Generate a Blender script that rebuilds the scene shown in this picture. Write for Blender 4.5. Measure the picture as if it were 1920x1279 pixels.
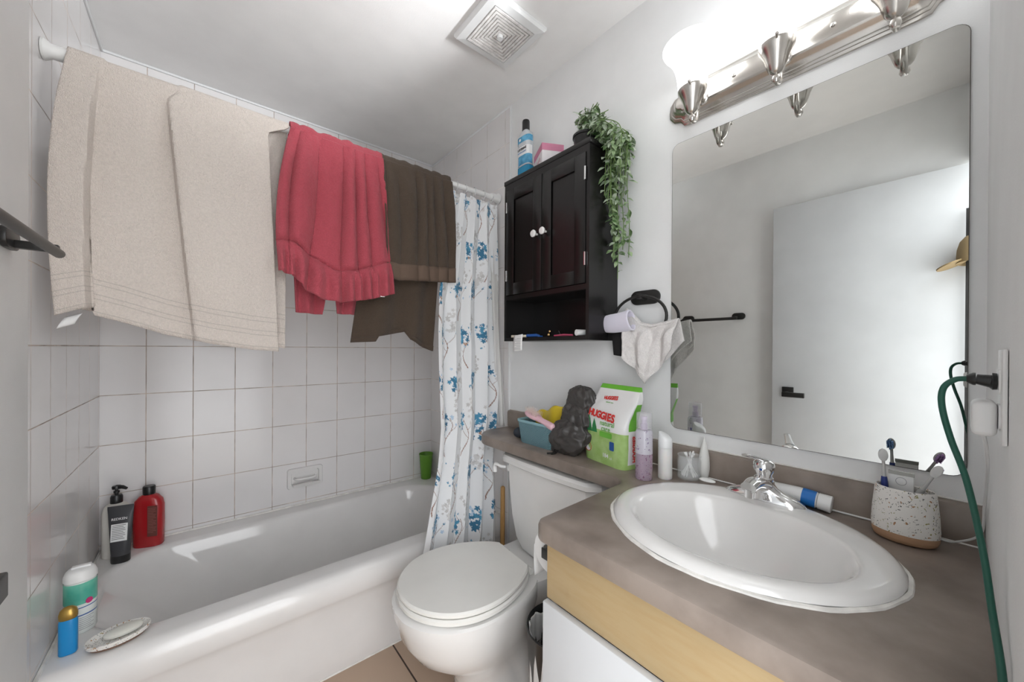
import bpy, bmesh, math, random
from mathutils import Vector, Matrix, noise
PI = math.pi
rnd = random.Random(7)
for o in list(bpy.data.objects): bpy.data.objects.remove(o)
SC = bpy.context.scene
COL = SC.collection
# ------------------------------------------------------------------ camera
th, pt, rl = math.radians(39.823), math.radians(-.137), math.radians(.362)
R = Vector((math.cos(th), -math.sin(th), 0)); F = Vector((math.sin(th), math.cos(th), 0)); U = Vector((0, 0, 1))
F1 = F*math.cos(pt)+U*math.sin(pt); U1 = -F*math.sin(pt)+U*math.cos(pt)
R2 = R*math.cos(rl)+U1*math.sin(rl); U2 = -R*math.sin(rl)+U1*math.cos(rl)
cd = bpy.data.cameras.new('camera'); cam = bpy.data.objects.new('camera', cd); COL.objects.link(cam)
cd.sensor_width = 36; cd.sensor_fit = 'HORIZONTAL'; cd.lens = 696.7/1920*36; cd.shift_y = (654.93-639.5)/1920
cd.clip_start = .01
m = Matrix((R2, U2, -F1)).transposed().to_4x4(); m.translation = (0, 0, 1.2159)
cam.matrix_world = m
SC.camera = cam
# ------------------------------------------------------------------ world, exposure
w = bpy.data.worlds.new('world'); SC.world = w; w.use_nodes = True
bg = w.node_tree.nodes['Background']; bg.inputs[0].default_value = (.95, .97, 1, 1); bg.inputs[1].default_value = 2.15
SC.view_settings.view_transform = 'Standard'; SC.view_settings.look = 'None'
SC.view_settings.exposure = 1.16; SC.view_settings.gamma = 1; SC.view_settings.use_curve_mapping = False
SHADE_EMIT = 1.25; BULB_W = 15.0
# ------------------------------------------------------------------ materials
def mat(name, col, rough=.5, metal=0, bump=0, bscale=200, var=0, vscale=8, col2=None, emit=0, trans=0, ior=1.45, alpha=1, coat=0, sheen=0, detail=3, sss=0):
    m = bpy.data.materials.new(name); m.use_nodes = True
    nt = m.node_tree; N = nt.nodes; L = nt.links; b = N['Principled BSDF']
    c = (*col, 1)
    b.inputs['Base Color'].default_value = c; b.inputs['Roughness'].default_value = rough; b.inputs['Metallic'].default_value = metal
    b.inputs['IOR'].default_value = ior
    if trans: b.inputs['Transmission Weight'].default_value = trans
    if alpha < 1: b.inputs['Alpha'].default_value = alpha
    if coat: b.inputs['Coat Weight'].default_value = coat; b.inputs['Coat Roughness'].default_value = .05
    if sheen: b.inputs['Sheen Weight'].default_value = sheen; b.inputs['Sheen Roughness'].default_value = .6
    if sss: b.inputs['Subsurface Weight'].default_value = sss; b.inputs['Subsurface Scale'].default_value = .01
    if emit: b.inputs['Emission Color'].default_value = c; b.inputs['Emission Strength'].default_value = emit
    tc = N.new('ShaderNodeTexCoord')
    if bump:
        n = N.new('ShaderNodeTexNoise'); n.inputs['Scale'].default_value = bscale; n.inputs['Detail'].default_value = detail
        L.new(tc.outputs['Object'], n.inputs['Vector'])
        bp = N.new('ShaderNodeBump'); bp.inputs['Strength'].default_value = bump; bp.inputs['Distance'].default_value = .002
        L.new(n.outputs['Fac'], bp.inputs['Height']); L.new(bp.outputs['Normal'], b.inputs['Normal'])
    # a little natural variation in every material
    n = N.new('ShaderNodeTexNoise'); n.inputs['Scale'].default_value = vscale; n.inputs['Detail'].default_value = 5
    L.new(tc.outputs['Object'], n.inputs['Vector'])
    r = N.new('ShaderNodeValToRGB'); r.color_ramp.elements[0].position = .35; r.color_ramp.elements[1].position = .65
    k = var if var else .02
    r.color_ramp.elements[0].color = (*[x*(1-k) for x in col], 1)
    r.color_ramp.elements[1].color = (*(col2 if col2 else [min(1, x*(1+k)) for x in col]), 1)
    L.new(n.outputs['Fac'], r.inputs['Fac']); L.new(r.outputs['Color'], b.inputs['Base Color'])
    m['ramp'] = r.name
    return m

def tile_mat(name, axis, off, zoff, tw, thh, col, grout, rough=.16, ms=.0016, offs=0):
    m = mat(name, col, rough, var=.03, vscale=3); nt = m.node_tree; N = nt.nodes; L = nt.links; b = N['Principled BSDF']
    tc = N.new('ShaderNodeTexCoord'); sp = N.new('ShaderNodeSeparateXYZ'); L.new(tc.outputs['Object'], sp.inputs[0])
    cb = N.new('ShaderNodeCombineXYZ')
    def sub(sock, v):
        a = N.new('ShaderNodeMath'); a.operation = 'SUBTRACT'; L.new(sock, a.inputs[0]); a.inputs[1].default_value = v; return a.outputs[0]
    ax = {'X': ('X', 'Z'), 'Y': ('Y', 'Z'), 'F': ('X', 'Y')}[axis]
    L.new(sub(sp.outputs[ax[0]], off-tw*40), cb.inputs[0]); L.new(sub(sp.outputs[ax[1]], zoff-thh*40), cb.inputs[1])
    br = N.new('ShaderNodeTexBrick'); br.offset = offs; br.squash = 1; br.inputs['Scale'].default_value = 1
    br.inputs['Brick Width'].default_value = tw; br.inputs['Row Height'].default_value = thh
    br.inputs['Mortar Size'].default_value = ms; br.inputs['Mortar Smooth'].default_value = .3
    L.new(cb.outputs[0], br.inputs['Vector'])
    nz = N.new('ShaderNodeTexNoise'); nz.inputs['Scale'].default_value = 14; L.new(tc.outputs['Object'], nz.inputs['Vector'])
    gr = N.new('ShaderNodeValToRGB'); gr.color_ramp.elements[0].position = .38; gr.color_ramp.elements[1].position = .62
    gr.color_ramp.elements[0].color = (*[x*.72 for x in grout], 1); gr.color_ramp.elements[1].color = (*[min(1, x*1.25) for x in grout], 1)
    L.new(nz.outputs['Fac'], gr.inputs['Fac'])
    mx = N.new('ShaderNodeMix'); mx.data_type = 'RGBA'
    L.new(br.outputs['Fac'], mx.inputs[0]); L.new(N[m['ramp']].outputs['Color'], mx.inputs[6]); L.new(gr.outputs['Color'], mx.inputs[7])
    L.new(mx.outputs[2], b.inputs['Base Color'])
    mr = N.new('ShaderNodeMath'); mr.operation = 'MULTIPLY_ADD'; L.new(br.outputs['Fac'], mr.inputs[0]); mr.inputs[1].default_value = .6; mr.inputs[2].default_value = rough
    L.new(mr.outputs[0], b.inputs['Roughness'])
    bp = N.new('ShaderNodeBump'); bp.invert = True; bp.inputs['Strength'].default_value = .5; bp.inputs['Distance'].default_value = .001
    L.new(br.outputs['Fac'], bp.inputs['Height']); L.new(bp.outputs['Normal'], b.inputs['Normal'])
    return m

def mix_in(m, fac_sock, col):           # blend a second colour over a material's base colour
    nt = m.node_tree; b = nt.nodes['Principled BSDF']; L = nt.links
    src = b.inputs['Base Color'].links[0].from_socket
    mx = nt.nodes.new('ShaderNodeMix'); mx.data_type = 'RGBA'
    L.new(fac_sock, mx.inputs[0]); L.new(src, mx.inputs[6]); mx.inputs[7].default_value = (*col, 1)
    L.new(mx.outputs[2], b.inputs['Base Color'])

def specks(m, scale, thr, col, stretch=(1, 1, 1)):
    nt = m.node_tree; N = nt.nodes; L = nt.links
    tc = N.new('ShaderNodeTexCoord'); mp = N.new('ShaderNodeMapping'); mp.inputs['Scale'].default_value = stretch
    L.new(tc.outputs['Object'], mp.inputs['Vector'])
    nz = N.new('ShaderNodeTexNoise'); nz.inputs['Scale'].default_value = scale*.7; L.new(mp.outputs[0], nz.inputs['Vector'])
    ad = N.new('ShaderNodeMix'); ad.data_type = 'RGBA'; ad.blend_type = 'ADD'; ad.inputs[0].default_value = .02
    L.new(mp.outputs[0], ad.inputs[6]); L.new(nz.outputs['Color'], ad.inputs[7])
    v = N.new('ShaderNodeTexVoronoi'); v.inputs['Scale'].default_value = scale; L.new(ad.outputs[2], v.inputs['Vector'])
    sp = N.new('ShaderNodeSeparateColor'); L.new(v.outputs['Color'], sp.inputs[0])
    a = N.new('ShaderNodeMath'); a.operation = 'LESS_THAN'; L.new(v.outputs['Distance'], a.inputs[0]); a.inputs[1].default_value = .34
    c = N.new('ShaderNodeMath'); c.operation = 'LESS_THAN'; L.new(sp.outputs[0], c.inputs[0]); c.inputs[1].default_value = thr
    d = N.new('ShaderNodeMath'); d.operation = 'MULTIPLY'; L.new(a.outputs[0], d.inputs[0]); L.new(c.outputs[0], d.inputs[1])
    mix_in(m, d.outputs[0], col)

def wood(m, scale, stretch, strength=.5, col=(.3, .15, .05)):
    nt = m.node_tree; N = nt.nodes; L = nt.links
    tc = N.new('ShaderNodeTexCoord'); mp = N.new('ShaderNodeMapping'); mp.inputs['Scale'].default_value = stretch
    L.new(tc.outputs['Object'], mp.inputs['Vector'])
    nz = N.new('ShaderNodeTexNoise'); nz.inputs['Scale'].default_value = scale; nz.inputs['Detail'].default_value = 6; L.new(mp.outputs[0], nz.inputs['Vector'])
    a = N.new('ShaderNodeMapRange'); a.inputs[1].default_value = .4; a.inputs[2].default_value = .75; a.inputs[4].default_value = strength
    L.new(nz.outputs['Fac'], a.inputs[0]); mix_in(m, a.outputs[0], col)

def spot(m, c, rad, col, strength=1, noise_amt=.5):
    nt = m.node_tree; N = nt.nodes; L = nt.links
    tc = N.new('ShaderNodeTexCoord'); d = N.new('ShaderNodeVectorMath'); d.operation = 'DISTANCE'
    mp = N.new('ShaderNodeMapping'); mp.inputs['Scale'].default_value = rad; L.new(tc.outputs['Object'], mp.inputs['Vector'])
    L.new(mp.outputs[0], d.inputs[0]); d.inputs[1].default_value = [a*b for a, b in zip(c, rad)]
    nz = N.new('ShaderNodeTexNoise'); nz.inputs['Scale'].default_value = 30; L.new(tc.outputs['Object'], nz.inputs['Vector'])
    ad = N.new('ShaderNodeMath'); ad.operation = 'MULTIPLY_ADD'; L.new(nz.outputs['Fac'], ad.inputs[0]); ad.inputs[1].default_value = noise_amt; L.new(d.outputs['Value'], ad.inputs[2])
    a = N.new('ShaderNodeMapRange'); a.inputs[1].default_value = 1.2; a.inputs[2].default_value = .4; a.inputs[4].default_value = strength
    L.new(ad.outputs[0], a.inputs[0]); mix_in(m, a.outputs[0], col)

def terry(name, col, rib=False, bands=(), bs=900, bumpd=.0045):
    m = mat(name, col, .95, bump=.0, var=.05, vscale=200, sheen=.08)
    nt = m.node_tree; N = nt.nodes; L = nt.links; b = N['Principled BSDF']
    tc = N.new('ShaderNodeTexCoord')
    n = N.new('ShaderNodeTexNoise'); n.inputs['Scale'].default_value = bs*.45; n.inputs['Detail'].default_value = 2
    L.new(tc.outputs['Object'], n.inputs['Vector'])
    n2 = N.new('ShaderNodeTexNoise'); n2.inputs['Scale'].default_value = 60; n2.inputs['Detail'].default_value = 3
    L.new(tc.outputs['Object'], n2.inputs['Vector'])
    ad = N.new('ShaderNodeMath'); ad.operation = 'MULTIPLY_ADD'; L.new(n2.outputs['Fac'], ad.inputs[0]); ad.inputs[1].default_value = .8; L.new(n.outputs['Fac'], ad.inputs[2])
    h = ad.outputs[0]
    if bands:                            # flat woven bands near the hem, measured from the hem in the UV map
        uv = N.new('ShaderNodeUVMap'); sp = N.new('ShaderNodeSeparateXYZ'); L.new(uv.outputs[0], sp.inputs[0])
        tot = None
        for (a0, a1) in bands:
            g = N.new('ShaderNodeMath'); g.operation = 'GREATER_THAN'; L.new(sp.outputs['Y'], g.inputs[0]); g.inputs[1].default_value = a0
            l = N.new('ShaderNodeMath'); l.operation = 'LESS_THAN'; L.new(sp.outputs['Y'], l.inputs[0]); l.inputs[1].default_value = a1
            k = N.new('ShaderNodeMath'); k.operation = 'MULTIPLY'; L.new(g.outputs[0], k.inputs[0]); L.new(l.outputs[0], k.inputs[1])
            if tot is None: tot = k.outputs[0]
            else:
                q = N.new('ShaderNodeMath'); q.operation = 'ADD'; L.new(tot, q.inputs[0]); L.new(k.outputs[0], q.inputs[1]); tot = q.outputs[0]
        sb = N.new('ShaderNodeMath'); sb.operation = 'MULTIPLY_ADD'; L.new(tot, sb.inputs[0]); sb.inputs[1].default_value = -1.2; L.new(h, sb.inputs[2]); h = sb.outputs[0]
    if bands:
        dk_ = N.new('ShaderNodeMath'); dk_.operation = 'MULTIPLY'; L.new(tot, dk_.inputs[0]); dk_.inputs[1].default_value = .45
        mix_in(m, dk_.outputs[0], [c*.62 for c in col])
    bp = N.new('ShaderNodeBump'); bp.inputs['Strength'].default_value = .8; bp.inputs['Distance'].default_value = bumpd
    L.new(h, bp.inputs['Height']); L.new(bp.outputs['Normal'], b.inputs['Normal'])
    return m

M = {}
M['ringp'] = mat('ring_plastic', (.80, .80, .80), .2, alpha=.6)
M['paint'] = mat('wall_paint', (.85, .855, .85), .55, bump=.15, bscale=350)
M['ceil'] = mat('ceiling_paint', (.93, .925, .915), .8, bump=.15, bscale=350)
M['white'] = mat('white_paint', (.82, .83, .83), .35)
M['doorw'] = mat('door_paint', (.66, .675, .69), .4)
M['gloss'] = mat('white_enamel', (.80, .785, .77), .12, coat=.5)
M['porcelain'] = mat('porcelain', (.82, .81, .79), .1, coat=.5)
M['lid'] = mat('toilet_seat_plastic', (.84, .83, .79), .25)
M['black'] = mat('black_metal', (.018, .017, .016), .35)
M['chrome'] = mat('chrome', (.88, .88, .88), .06, metal=1)
M['nickel'] = mat('brushed_nickel', (.62, .59, .55), .24, metal=1, bump=.05, bscale=400)
M['mirror'] = mat('mirror_silver', (.72, .73, .71), .0, metal=1)
M['edge'] = mat('mirror_edge', (.12, .11, .10), .4)
M['espresso'] = mat('espresso_wood', (.010, .0092, .009), .27, var=.1, vscale=20, bump=.1, bscale=90)
M['plastic_w'] = mat('white_plastic', (.82, .82, .81), .3)
M['plastic_k'] = mat('black_plastic', (.015, .015, .015), .3)
M['counter'] = mat('counter_laminate', (.235, .190, .160), .36, var=.18, vscale=9, bump=.05, bscale=500, col2=(.31, .258, .222))
M['birch'] = mat('birch_veneer', (.50, .375, .205), .45, var=.05, vscale=4)
wood(M['birch'], 12, (1, 1.2, 8), .45, (.44, .29, .13)); spot(M['birch'], (.62, .262, .675), (1, 16, 22), (.26, .13, .05), .85)
M['tile_back'] = tile_mat('tile_back', 'X', -.183, 1.2155, .1524, .2024, (.80, .78, .775), (.52, .44, .385), ms=.0018)
M['tile_side'] = tile_mat('tile_side', 'Y', 1.583, 1.2155, .1524, .2024, (.80, .78, .775), (.52, .44, .385), ms=.0018)
M['tile_side_r'] = tile_mat('tile_side_right', 'Y', 1.602, 1.2155, .1524, .2024, (.80, .78, .775), (.68, .63, .59))
M['floor'] = tile_mat('floor_tile', 'F', .603, 1.165, .33, .33, (.50, .37, .275), (.07, .05, .04), rough=.4, ms=.0035)
spot(M['floor'], (.4, 1.3, 0), (9, 9, 9), (.60, .48, .37), .6)
M['caulk'] = mat('caulk', (.80, .78, .74), .4, var=.12, vscale=30)
M['brush_wood'] = mat('orange_wood', (.55, .32, .12), .5); wood(M['brush_wood'], 20, (6, 6, 1), .5, (.40, .20, .07))
M['paper'] = mat('white_paper', (.84, .84, .83), .8, bump=.1, bscale=500)
M['ink'] = mat('black_ink', (.03, .03, .035), .6)
M['grey_ink'] = mat('grey_ink', (.35, .35, .36), .6)
M['red_ink'] = mat('red_ink', (.62, .035, .03), .5)
M['green_ink'] = mat('green_ink', (.16, .42, .09), .5)
M['white_ink'] = mat('white_ink', (.85, .85, .85), .5)
M['blue'] = mat('blue_plastic', (.02, .09, .32), .35)
M['tan'] = terry('beige_terry', (.69, .62, .565), bands=((.010, .013), (.048, .051), (.062, .065), (.092, .095), (.106, .109)))
M['red'] = terry('rose_terry', (.44, .070, .095), bs=700)
M['brown'] = terry('brown_terry', (.080, .055, .038), bs=800)
M['brown_band'] = mat('brown_woven_band', (.13, .088, .064), .9, bump=.4, bscale=600)
M['washcloth'] = terry('white_terry', (.80, .77, .75), bs=800)
M['lilac'] = mat('lilac_fleece', (.76, .73, .84), .9, sheen=.5, bump=.1, bscale=600)
M['glass'] = mat('clear_glass', (.90, .92, .92), .04, alpha=.22)
M['clear'] = mat('clear_plastic', (.88, .87, .90), .08, alpha=.22)

# ------------------------------------------------------------------ mesh helpers
class MB:
    def __init__(s): s.b = bmesh.new()
    def box(s, x0, x1, y0, y1, z0, z1, bev=0, seg=2, mtx=None):
        t = bmesh.new(); bmesh.ops.create_cube(t, size=1)
        for v in t.verts: v.co = Vector((x0+(v.co.x+.5)*(x1-x0), y0+(v.co.y+.5)*(y1-y0), z0+(v.co.z+.5)*(z1-z0)))
        if bev: bmesh.ops.bevel(t, geom=t.edges[:]+t.verts[:], offset=bev, segments=seg, affect='EDGES', profile=.5)
        return s.add(t, mtx)
    def add(s, t, mtx=None):
        if mtx is not None: bmesh.ops.transform(t, matrix=mtx, verts=t.verts)
        me = bpy.data.meshes.new('t'); t.to_mesh(me); t.free(); s.b.from_mesh(me); bpy.data.meshes.remove(me); return s
    def rings(s, rings, cap=(True, True), closed=True, mtx=None):
        t = bmesh.new(); V = [[t.verts.new(p) for p in r] for r in rings]; n = len(rings[0])
        for a, b in zip(V, V[1:]):
            for i in range(n if closed else n-1):
                j = (i+1) % n
                try: t.faces.new((a[i], a[j], b[j], b[i]))
                except ValueError: pass
        if cap[0]: t.faces.new(V[0][::-1])
        if cap[1]: t.faces.new(V[-1])
        bmesh.ops.recalc_face_normals(t, faces=t.faces)
        return s.add(t, mtx)
    def lathe(s, prof, c=(0, 0, 0), n=32, sx=1, sy=1, mtx=None, cap=(True, True)):
        rr = []
        for r, z in prof:
            rr.append([Vector((c[0]+max(r, 1e-4)*sx*math.cos(2*PI*k/n), c[1]+max(r, 1e-4)*sy*math.sin(2*PI*k/n), c[2]+z)) for k in range(n)])
        return s.rings(rr, cap, True, mtx)
    def tube(s, pts, r, n=10, cap=True, mtx=None):
        pts = [Vector(p) for p in pts]; rs = r if isinstance(r, (list, tuple)) else [r]*len(pts)
        rr = []; up = None
        for i, p in enumerate(pts):
            d = (pts[min(i+1, len(pts)-1)]-pts[max(i-1, 0)]).normalized()
            if up is None: up = Vector((0, 0, 1)) if abs(d.z) < .9 else Vector((1, 0, 0))
            a = d.cross(up)
            if a.length < 1e-5: a = d.cross(Vector((0, 1, .3)))
            a.normalize(); bb = a.cross(d).normalized(); up = bb
            rr.append([p+(a*math.cos(2*PI*k/n)+bb*math.sin(2*PI*k/n))*rs[i] for k in range(n)])
        return s.rings(rr, (cap, cap), True, mtx)
    def ball(s, c, r, sc=(1, 1, 1), n=16, mtx=None):
        t = bmesh.new(); bmesh.ops.create_uvsphere(t, u_segments=n, v_segments=max(6, n//2+2), radius=1)
        for v in t.verts: v.co = Vector((c[0]+v.co.x*r*sc[0], c[1]+v.co.y*r*sc[1], c[2]+v.co.z*r*sc[2]))
        return s.add(t, mtx)
    def prism(s, poly, axis, a, b, bev=0, seg=2, mtx=None):   # 2D polygon extruded on an axis
        f = {'X': lambda p, t: (t, p[0], p[1]), 'Y': lambda p, t: (p[0], t, p[1]), 'Z': lambda p, t: (p[0], p[1], t)}[axis]
        t = bmesh.new(); A = [t.verts.new(f(p, a)) for p in poly]; B = [t.verts.new(f(p, b)) for p in poly]; n = len(poly)
        t.faces.new(A); t.faces.new(B[::-1])
        for i in range(n): t.faces.new((A[i], B[i], B[(i+1) % n], A[(i+1) % n]))
        bmesh.ops.recalc_face_normals(t, faces=t.faces)
        if bev:
            es = [e for e in t.edges if (e.verts[0] in A) == (e.verts[1] in A)]
            bmesh.ops.bevel(t, geom=es, offset=bev, segments=seg, affect='EDGES', profile=.5)
        return s.add(t, mtx)

def obj(name, mb, m, parent=None, smooth=True, label=None, kind=None, solid=0, subd=0):
    bm = mb.b if isinstance(mb, MB) else mb
    me = bpy.data.meshes.new(name)
    if parent is not None: bmesh.ops.translate(bm, verts=bm.verts, vec=-wloc(parent))
    bmesh.ops.remove_doubles(bm, verts=bm.verts, dist=1e-6)
    bm.to_mesh(me); bm.free(); me.materials.append(m)
    if smooth:
        me.polygons.foreach_set('use_smooth', [True]*len(me.polygons))
        me.set_sharp_from_angle(angle=math.radians(38))
    o = bpy.data.objects.new(name, me); COL.objects.link(o)
    if parent is not None: o.parent = parent
    if label: o['label'] = label
    if kind: o['kind'] = kind
    if solid: k = o.modifiers.new('thickness', 'SOLIDIFY'); k.thickness = solid; k.offset = 0
    if subd: k = o.modifiers.new('smooth', 'SUBSURF'); k.levels = subd; k.render_levels = subd
    return o
def wloc(o):
    v = Vector(o.location)
    while o.parent: o = o.parent; v += Vector(o.location)
    return v
def tag(o, label, cat, group=None):
    o['label'] = label; o['category'] = cat
    if group: o['group'] = group
    return o
def thing(name, label, cat, loc=(0, 0, 0), group=None):
    o = bpy.data.objects.new(name, None); COL.objects.link(o); o.location = loc; o.empty_display_size = .02
    return tag(o, label, cat, group)
def struct(name, mb, m, **k):
    o = obj(name, mb, m, **k); o['kind'] = 'structure'; return o
def rrect(x0, x1, y0, y1, r, n=6):
    P = []
    for cx, cy, a in ((x1-r, y1-r, 0), (x0+r, y1-r, 90), (x0+r, y0+r, 180), (x1-r, y0+r, 270)):
        for k in range(n+1):
            t = math.radians(a+90*k/n); P.append((cx+r*math.cos(t), cy+r*math.sin(t)))
    return P
def interp(tab, x):
    if x <= tab[0][0]: return tab[0][1]
    for (a, b), (c, d) in zip(tab, tab[1:]):
        if x <= c: return b+(d-b)*(x-a)/(c-a)
    return tab[-1][1]
def spline(pts, n=8):
    P = [Vector(p) for p in pts]; P = [2*P[0]-P[1]]+P+[2*P[-1]-P[-2]]; out = []
    for i in range(1, len(P)-2):
        for k in range(n):
            t = k/n; a, b, c, d = P[i-1:i+3]
            out.append(.5*((2*b)+(c-a)*t+(2*a-5*b+4*c-d)*t*t+(-a+3*b-3*c+d)*t**3))
    out.append(P[-2]); return out
def sheet(fn, nu, nv, uvfn=None):
    b = bmesh.new(); V = [[b.verts.new(fn(i/nu, j/nv)) for j in range(nv+1)] for i in range(nu+1)]
    uv = b.loops.layers.uv.new('UVMap') if uvfn else None
    for i in range(nu):
        for j in range(nv):
            f = b.faces.new((V[i][j], V[i+1][j], V[i+1][j+1], V[i][j+1]))
            if uv:
                for l, (a, c) in zip(f.loops, ((i, j), (i+1, j), (i+1, j+1), (i, j+1))): l[uv].uv = uvfn(a/nu, c/nv)
    return b
def text(s, size, m, parent, mtx, name='lettering', ext=.0003, bold=0, sx=1, align='CENTER', shear=0):
    c = bpy.data.curves.new('t', 'FONT'); c.body = s; c.size = size; c.extrude = ext; c.offset = bold; c.align_x = align; c.align_y = 'CENTER'; c.shear = shear; c.resolution_u = 3
    t = bpy.data.objects.new('t', c); COL.objects.link(t)
    dg = bpy.context.evaluated_depsgraph_get(); dg.update()
    me = bpy.data.meshes.new_from_object(t.evaluated_get(dg)); bpy.data.objects.remove(t)
    me.name = name; me.transform(Matrix.Diagonal((sx, 1, 1, 1))); me.transform(mtx); me.transform(Matrix.Translation(-wloc(parent)))
    me.materials.clear(); me.materials.append(m)
    o = bpy.data.objects.new(name, me); COL.objects.link(o); o.parent = parent; return o
def frame(o, right, up):                 # matrix: local x -> right, local y -> up, local z -> outwards
    r = Vector(right).normalized(); u = Vector(up).normalized(); n = r.cross(u)
    m = Matrix((r, u, n)).transposed().to_4x4(); m.translation = o; return m
NX = lambda o: frame(o, (0, -1, 0), (0, 0, 1))   # faces -X (towards the room from the mirror wall)
def rotz(c, a): return Matrix.Translation(c) @ Matrix.Rotation(a, 4, 'Z') @ Matrix.Translation(-Vector(c))

A = 1.163; YB = 2.214; H = 2.41; XL = -.30; XT = -.317; YS = -.036
# ------------------------------------------------------------------ the room
struct('floor', MB().box(-.42, 1.35, -.15, 2.35, -.06, 0), M['floor'])
struct('floor', MB().box(-1.6, 1.6, -2.4, -.15, -.06, -.001), mat('hall_floor', (.70, .66, .60), .4))
struct('ceiling', MB().box(-.42, 1.35, -.16, 2.35, H, H+.08), M['ceil'])
struct('wall_right', MB().box(A, A+.1, -.16, 2.35, 0, H), M['paint'])
struct('wall_back', MB().box(-.42, A+.1, YB, YB+.1, 0, H), M['tile_back'])
struct('wall_left', MB().prism([(-.41, -.16), (XL, -.16), (XL, 1.335), (XL-.004, 1.345), (XL-.012, 1.349), (-.41, 1.349)], 'Z', 0, H), M['paint'])
struct('wall_alcove_left', MB().box(-.41, XT, 1.349, YB, 0, H), M['tile_side'])
struct('wall_alcove_right', MB().box(A-.007, A, 1.412, YB, 0, H), M['tile_side_r'])
struct('wall_front', MB().prism([(.47, 0), (A, 0), (A, H), (XL, H), (XL, 2.06), (.47, 2.06)], 'Y', -.15, YS), M['paint'])
struct('trim_1', MB().box(A-.009, A, 1.405, 1.414, .0, H, .002), M['white'])
struct('trim_2', MB().box(A-.0085, A-.0005, 1.414, YB, H-.012, H, .002).box(XT, XT+.007, 1.35, YB, H-.01, H, .002).box(XT, A, YB-.007, YB, H-.01, H, .002), M['white'])
struct('trim_3', MB().box(A-.03, A, 1.405, 1.409, .0, .001), M['white'])
# door, open flat against the left wall
dr = bpy.data.objects.new('door_1', None); COL.objects.link(dr); dr.location = (-.25, -.03, 0); dr['kind'] = 'structure'
obj('door_leaf', MB().box(-.27, -.238, -.03, .692, .012, 2.035, .002), M['doorw'], dr)
hd = obj('door_handle', MB().box(-.238, -.228, .588, .642, .953, 1.007, .002).tube([(-.23, .615, .975), (-.165, .615, .975)], .009, 12)
    .box(-.172, -.152, .525, .624, .958, .984, .002), M['black'], dr)

# ------------------------------------------------------------------ bath
def build_tub():
    t = thing('bathtub', 'long white enamel bathtub along the tiled wall', 'bathtub', (.42, 1.8, 0))
    x0, x1, y0, y1 = XT+.001, A-.009, 1.432, YB-.001
    N = 16
    def rr(a, b, c, d, r, z):
        P = []
        for cx, cy, s in ((b-r, d-r, 0), (a+r, d-r, 90), (a+r, c+r, 180), (b-r, c+r, 270)):
            for k in range(N+1):
                q = math.radians(s+90*k/N); P.append(Vector((cx+r*math.cos(q), cy+r*math.sin(q), z)))
        return P
    def outer(off, z, front=0):
        P = []
        for v in rr(x0, x1, y0+off+front, y1, .002, z): P.append(v)
        return P
    rings = [outer(.045, 0), outer(.040, .012), outer(.040, .05), outer(.030, .052), outer(.022, .15), outer(.020, .262), outer(.006, .29), outer(.001, .30), outer(-.001, .335), outer(.003, .36), outer(.012, .375), outer(.026, .384), outer(.04, .386)]
    bx0, bx1, by0, by1 = -.283, 1.095, 1.532, 2.13
    for ins, z, r in ((0, .386, .2), (.006, .3845, .2), (.014, .379, .2), (.022, .368, .2), (.028, .35, .2)):
        rings.append(rr(bx0+ins*.8, bx1-ins, by0+ins*.9, by1-ins*.9, r, z))
    for k in range(1, 9):
        q = k/8
        rings.append(rr(bx0+.024+.27*q**.9*1.0, bx1-.03-.05*q, by0+.026+.05*q, by1-.026-.05*q, .2-.03*q, .35-.25*q))
    rings.append(rr(bx0+.34, bx1-.11, by0+.10, by1-.10, .15, .062)); rings.append(rr(bx0+.42, bx1-.17, by0+.16, by1-.16, .1, .056))
    obj('tub_shell', MB().rings(rings, (False, True)), M['gloss'], t)
    obj('drain', MB().lathe([(.0, .058), (.028, .058), (.03, .06), (.012, .064), (0, .064)], (.93, 1.83, 0), 24), M['chrome'], t)
    obj('caulk_line', MB().tube([(x0+.003, 1.44, .388), (x0+.003, y1-.004, .388), (x1-.005, y1-.004, .388), (x1-.004, 1.44, .388)], .005, 6).tube([(x0+.02, y0+.042, .002), (x1, y0+.042, .002)], .004, 6), M['caulk'], t)
build_tub()

# ceramic soap holder on the tiles
t = thing('tiled_soap_holder', 'white ceramic soap holder fixed to the bath wall tiles', 'soap holder', (.421, YB, .53))
fr = MB(); o_ = rrect(.338, .504, .478, .582, .012); i_ = rrect(.356, .486, .494, .566, .012)
rg = [[Vector((x, YB, z)) for x, z in o_], [Vector((x, YB-.008, z)) for x, z in o_], [Vector((x*.97+.421*.03, YB-.014, z*.96+.53*.04)) for x, z in o_],
      [Vector((x, YB-.014, z)) for x, z in i_], [Vector((x*.96+.421*.04, YB-.004, z*.94+.53*.06)) for x, z in i_]]
obj('holder_frame', fr.rings(rg, (False, True)), M['gloss'], t)
obj('tray', MB().prism([(YB-.004, .492), (YB-.052, .498), (YB-.058, .510), (YB-.052, .512), (YB-.030, .503), (YB-.004, .502)], 'X', .358, .484, .002), M['gloss'], t)
obj('grip_bar', MB().tube(spline([(.37, YB-.006, .530), (.38, YB-.034, .530), (.421, YB-.04, .530), (.462, YB-.034, .530), (.472, YB-.006, .530)], 5), .006, 10), M['gloss'], t)

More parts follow.
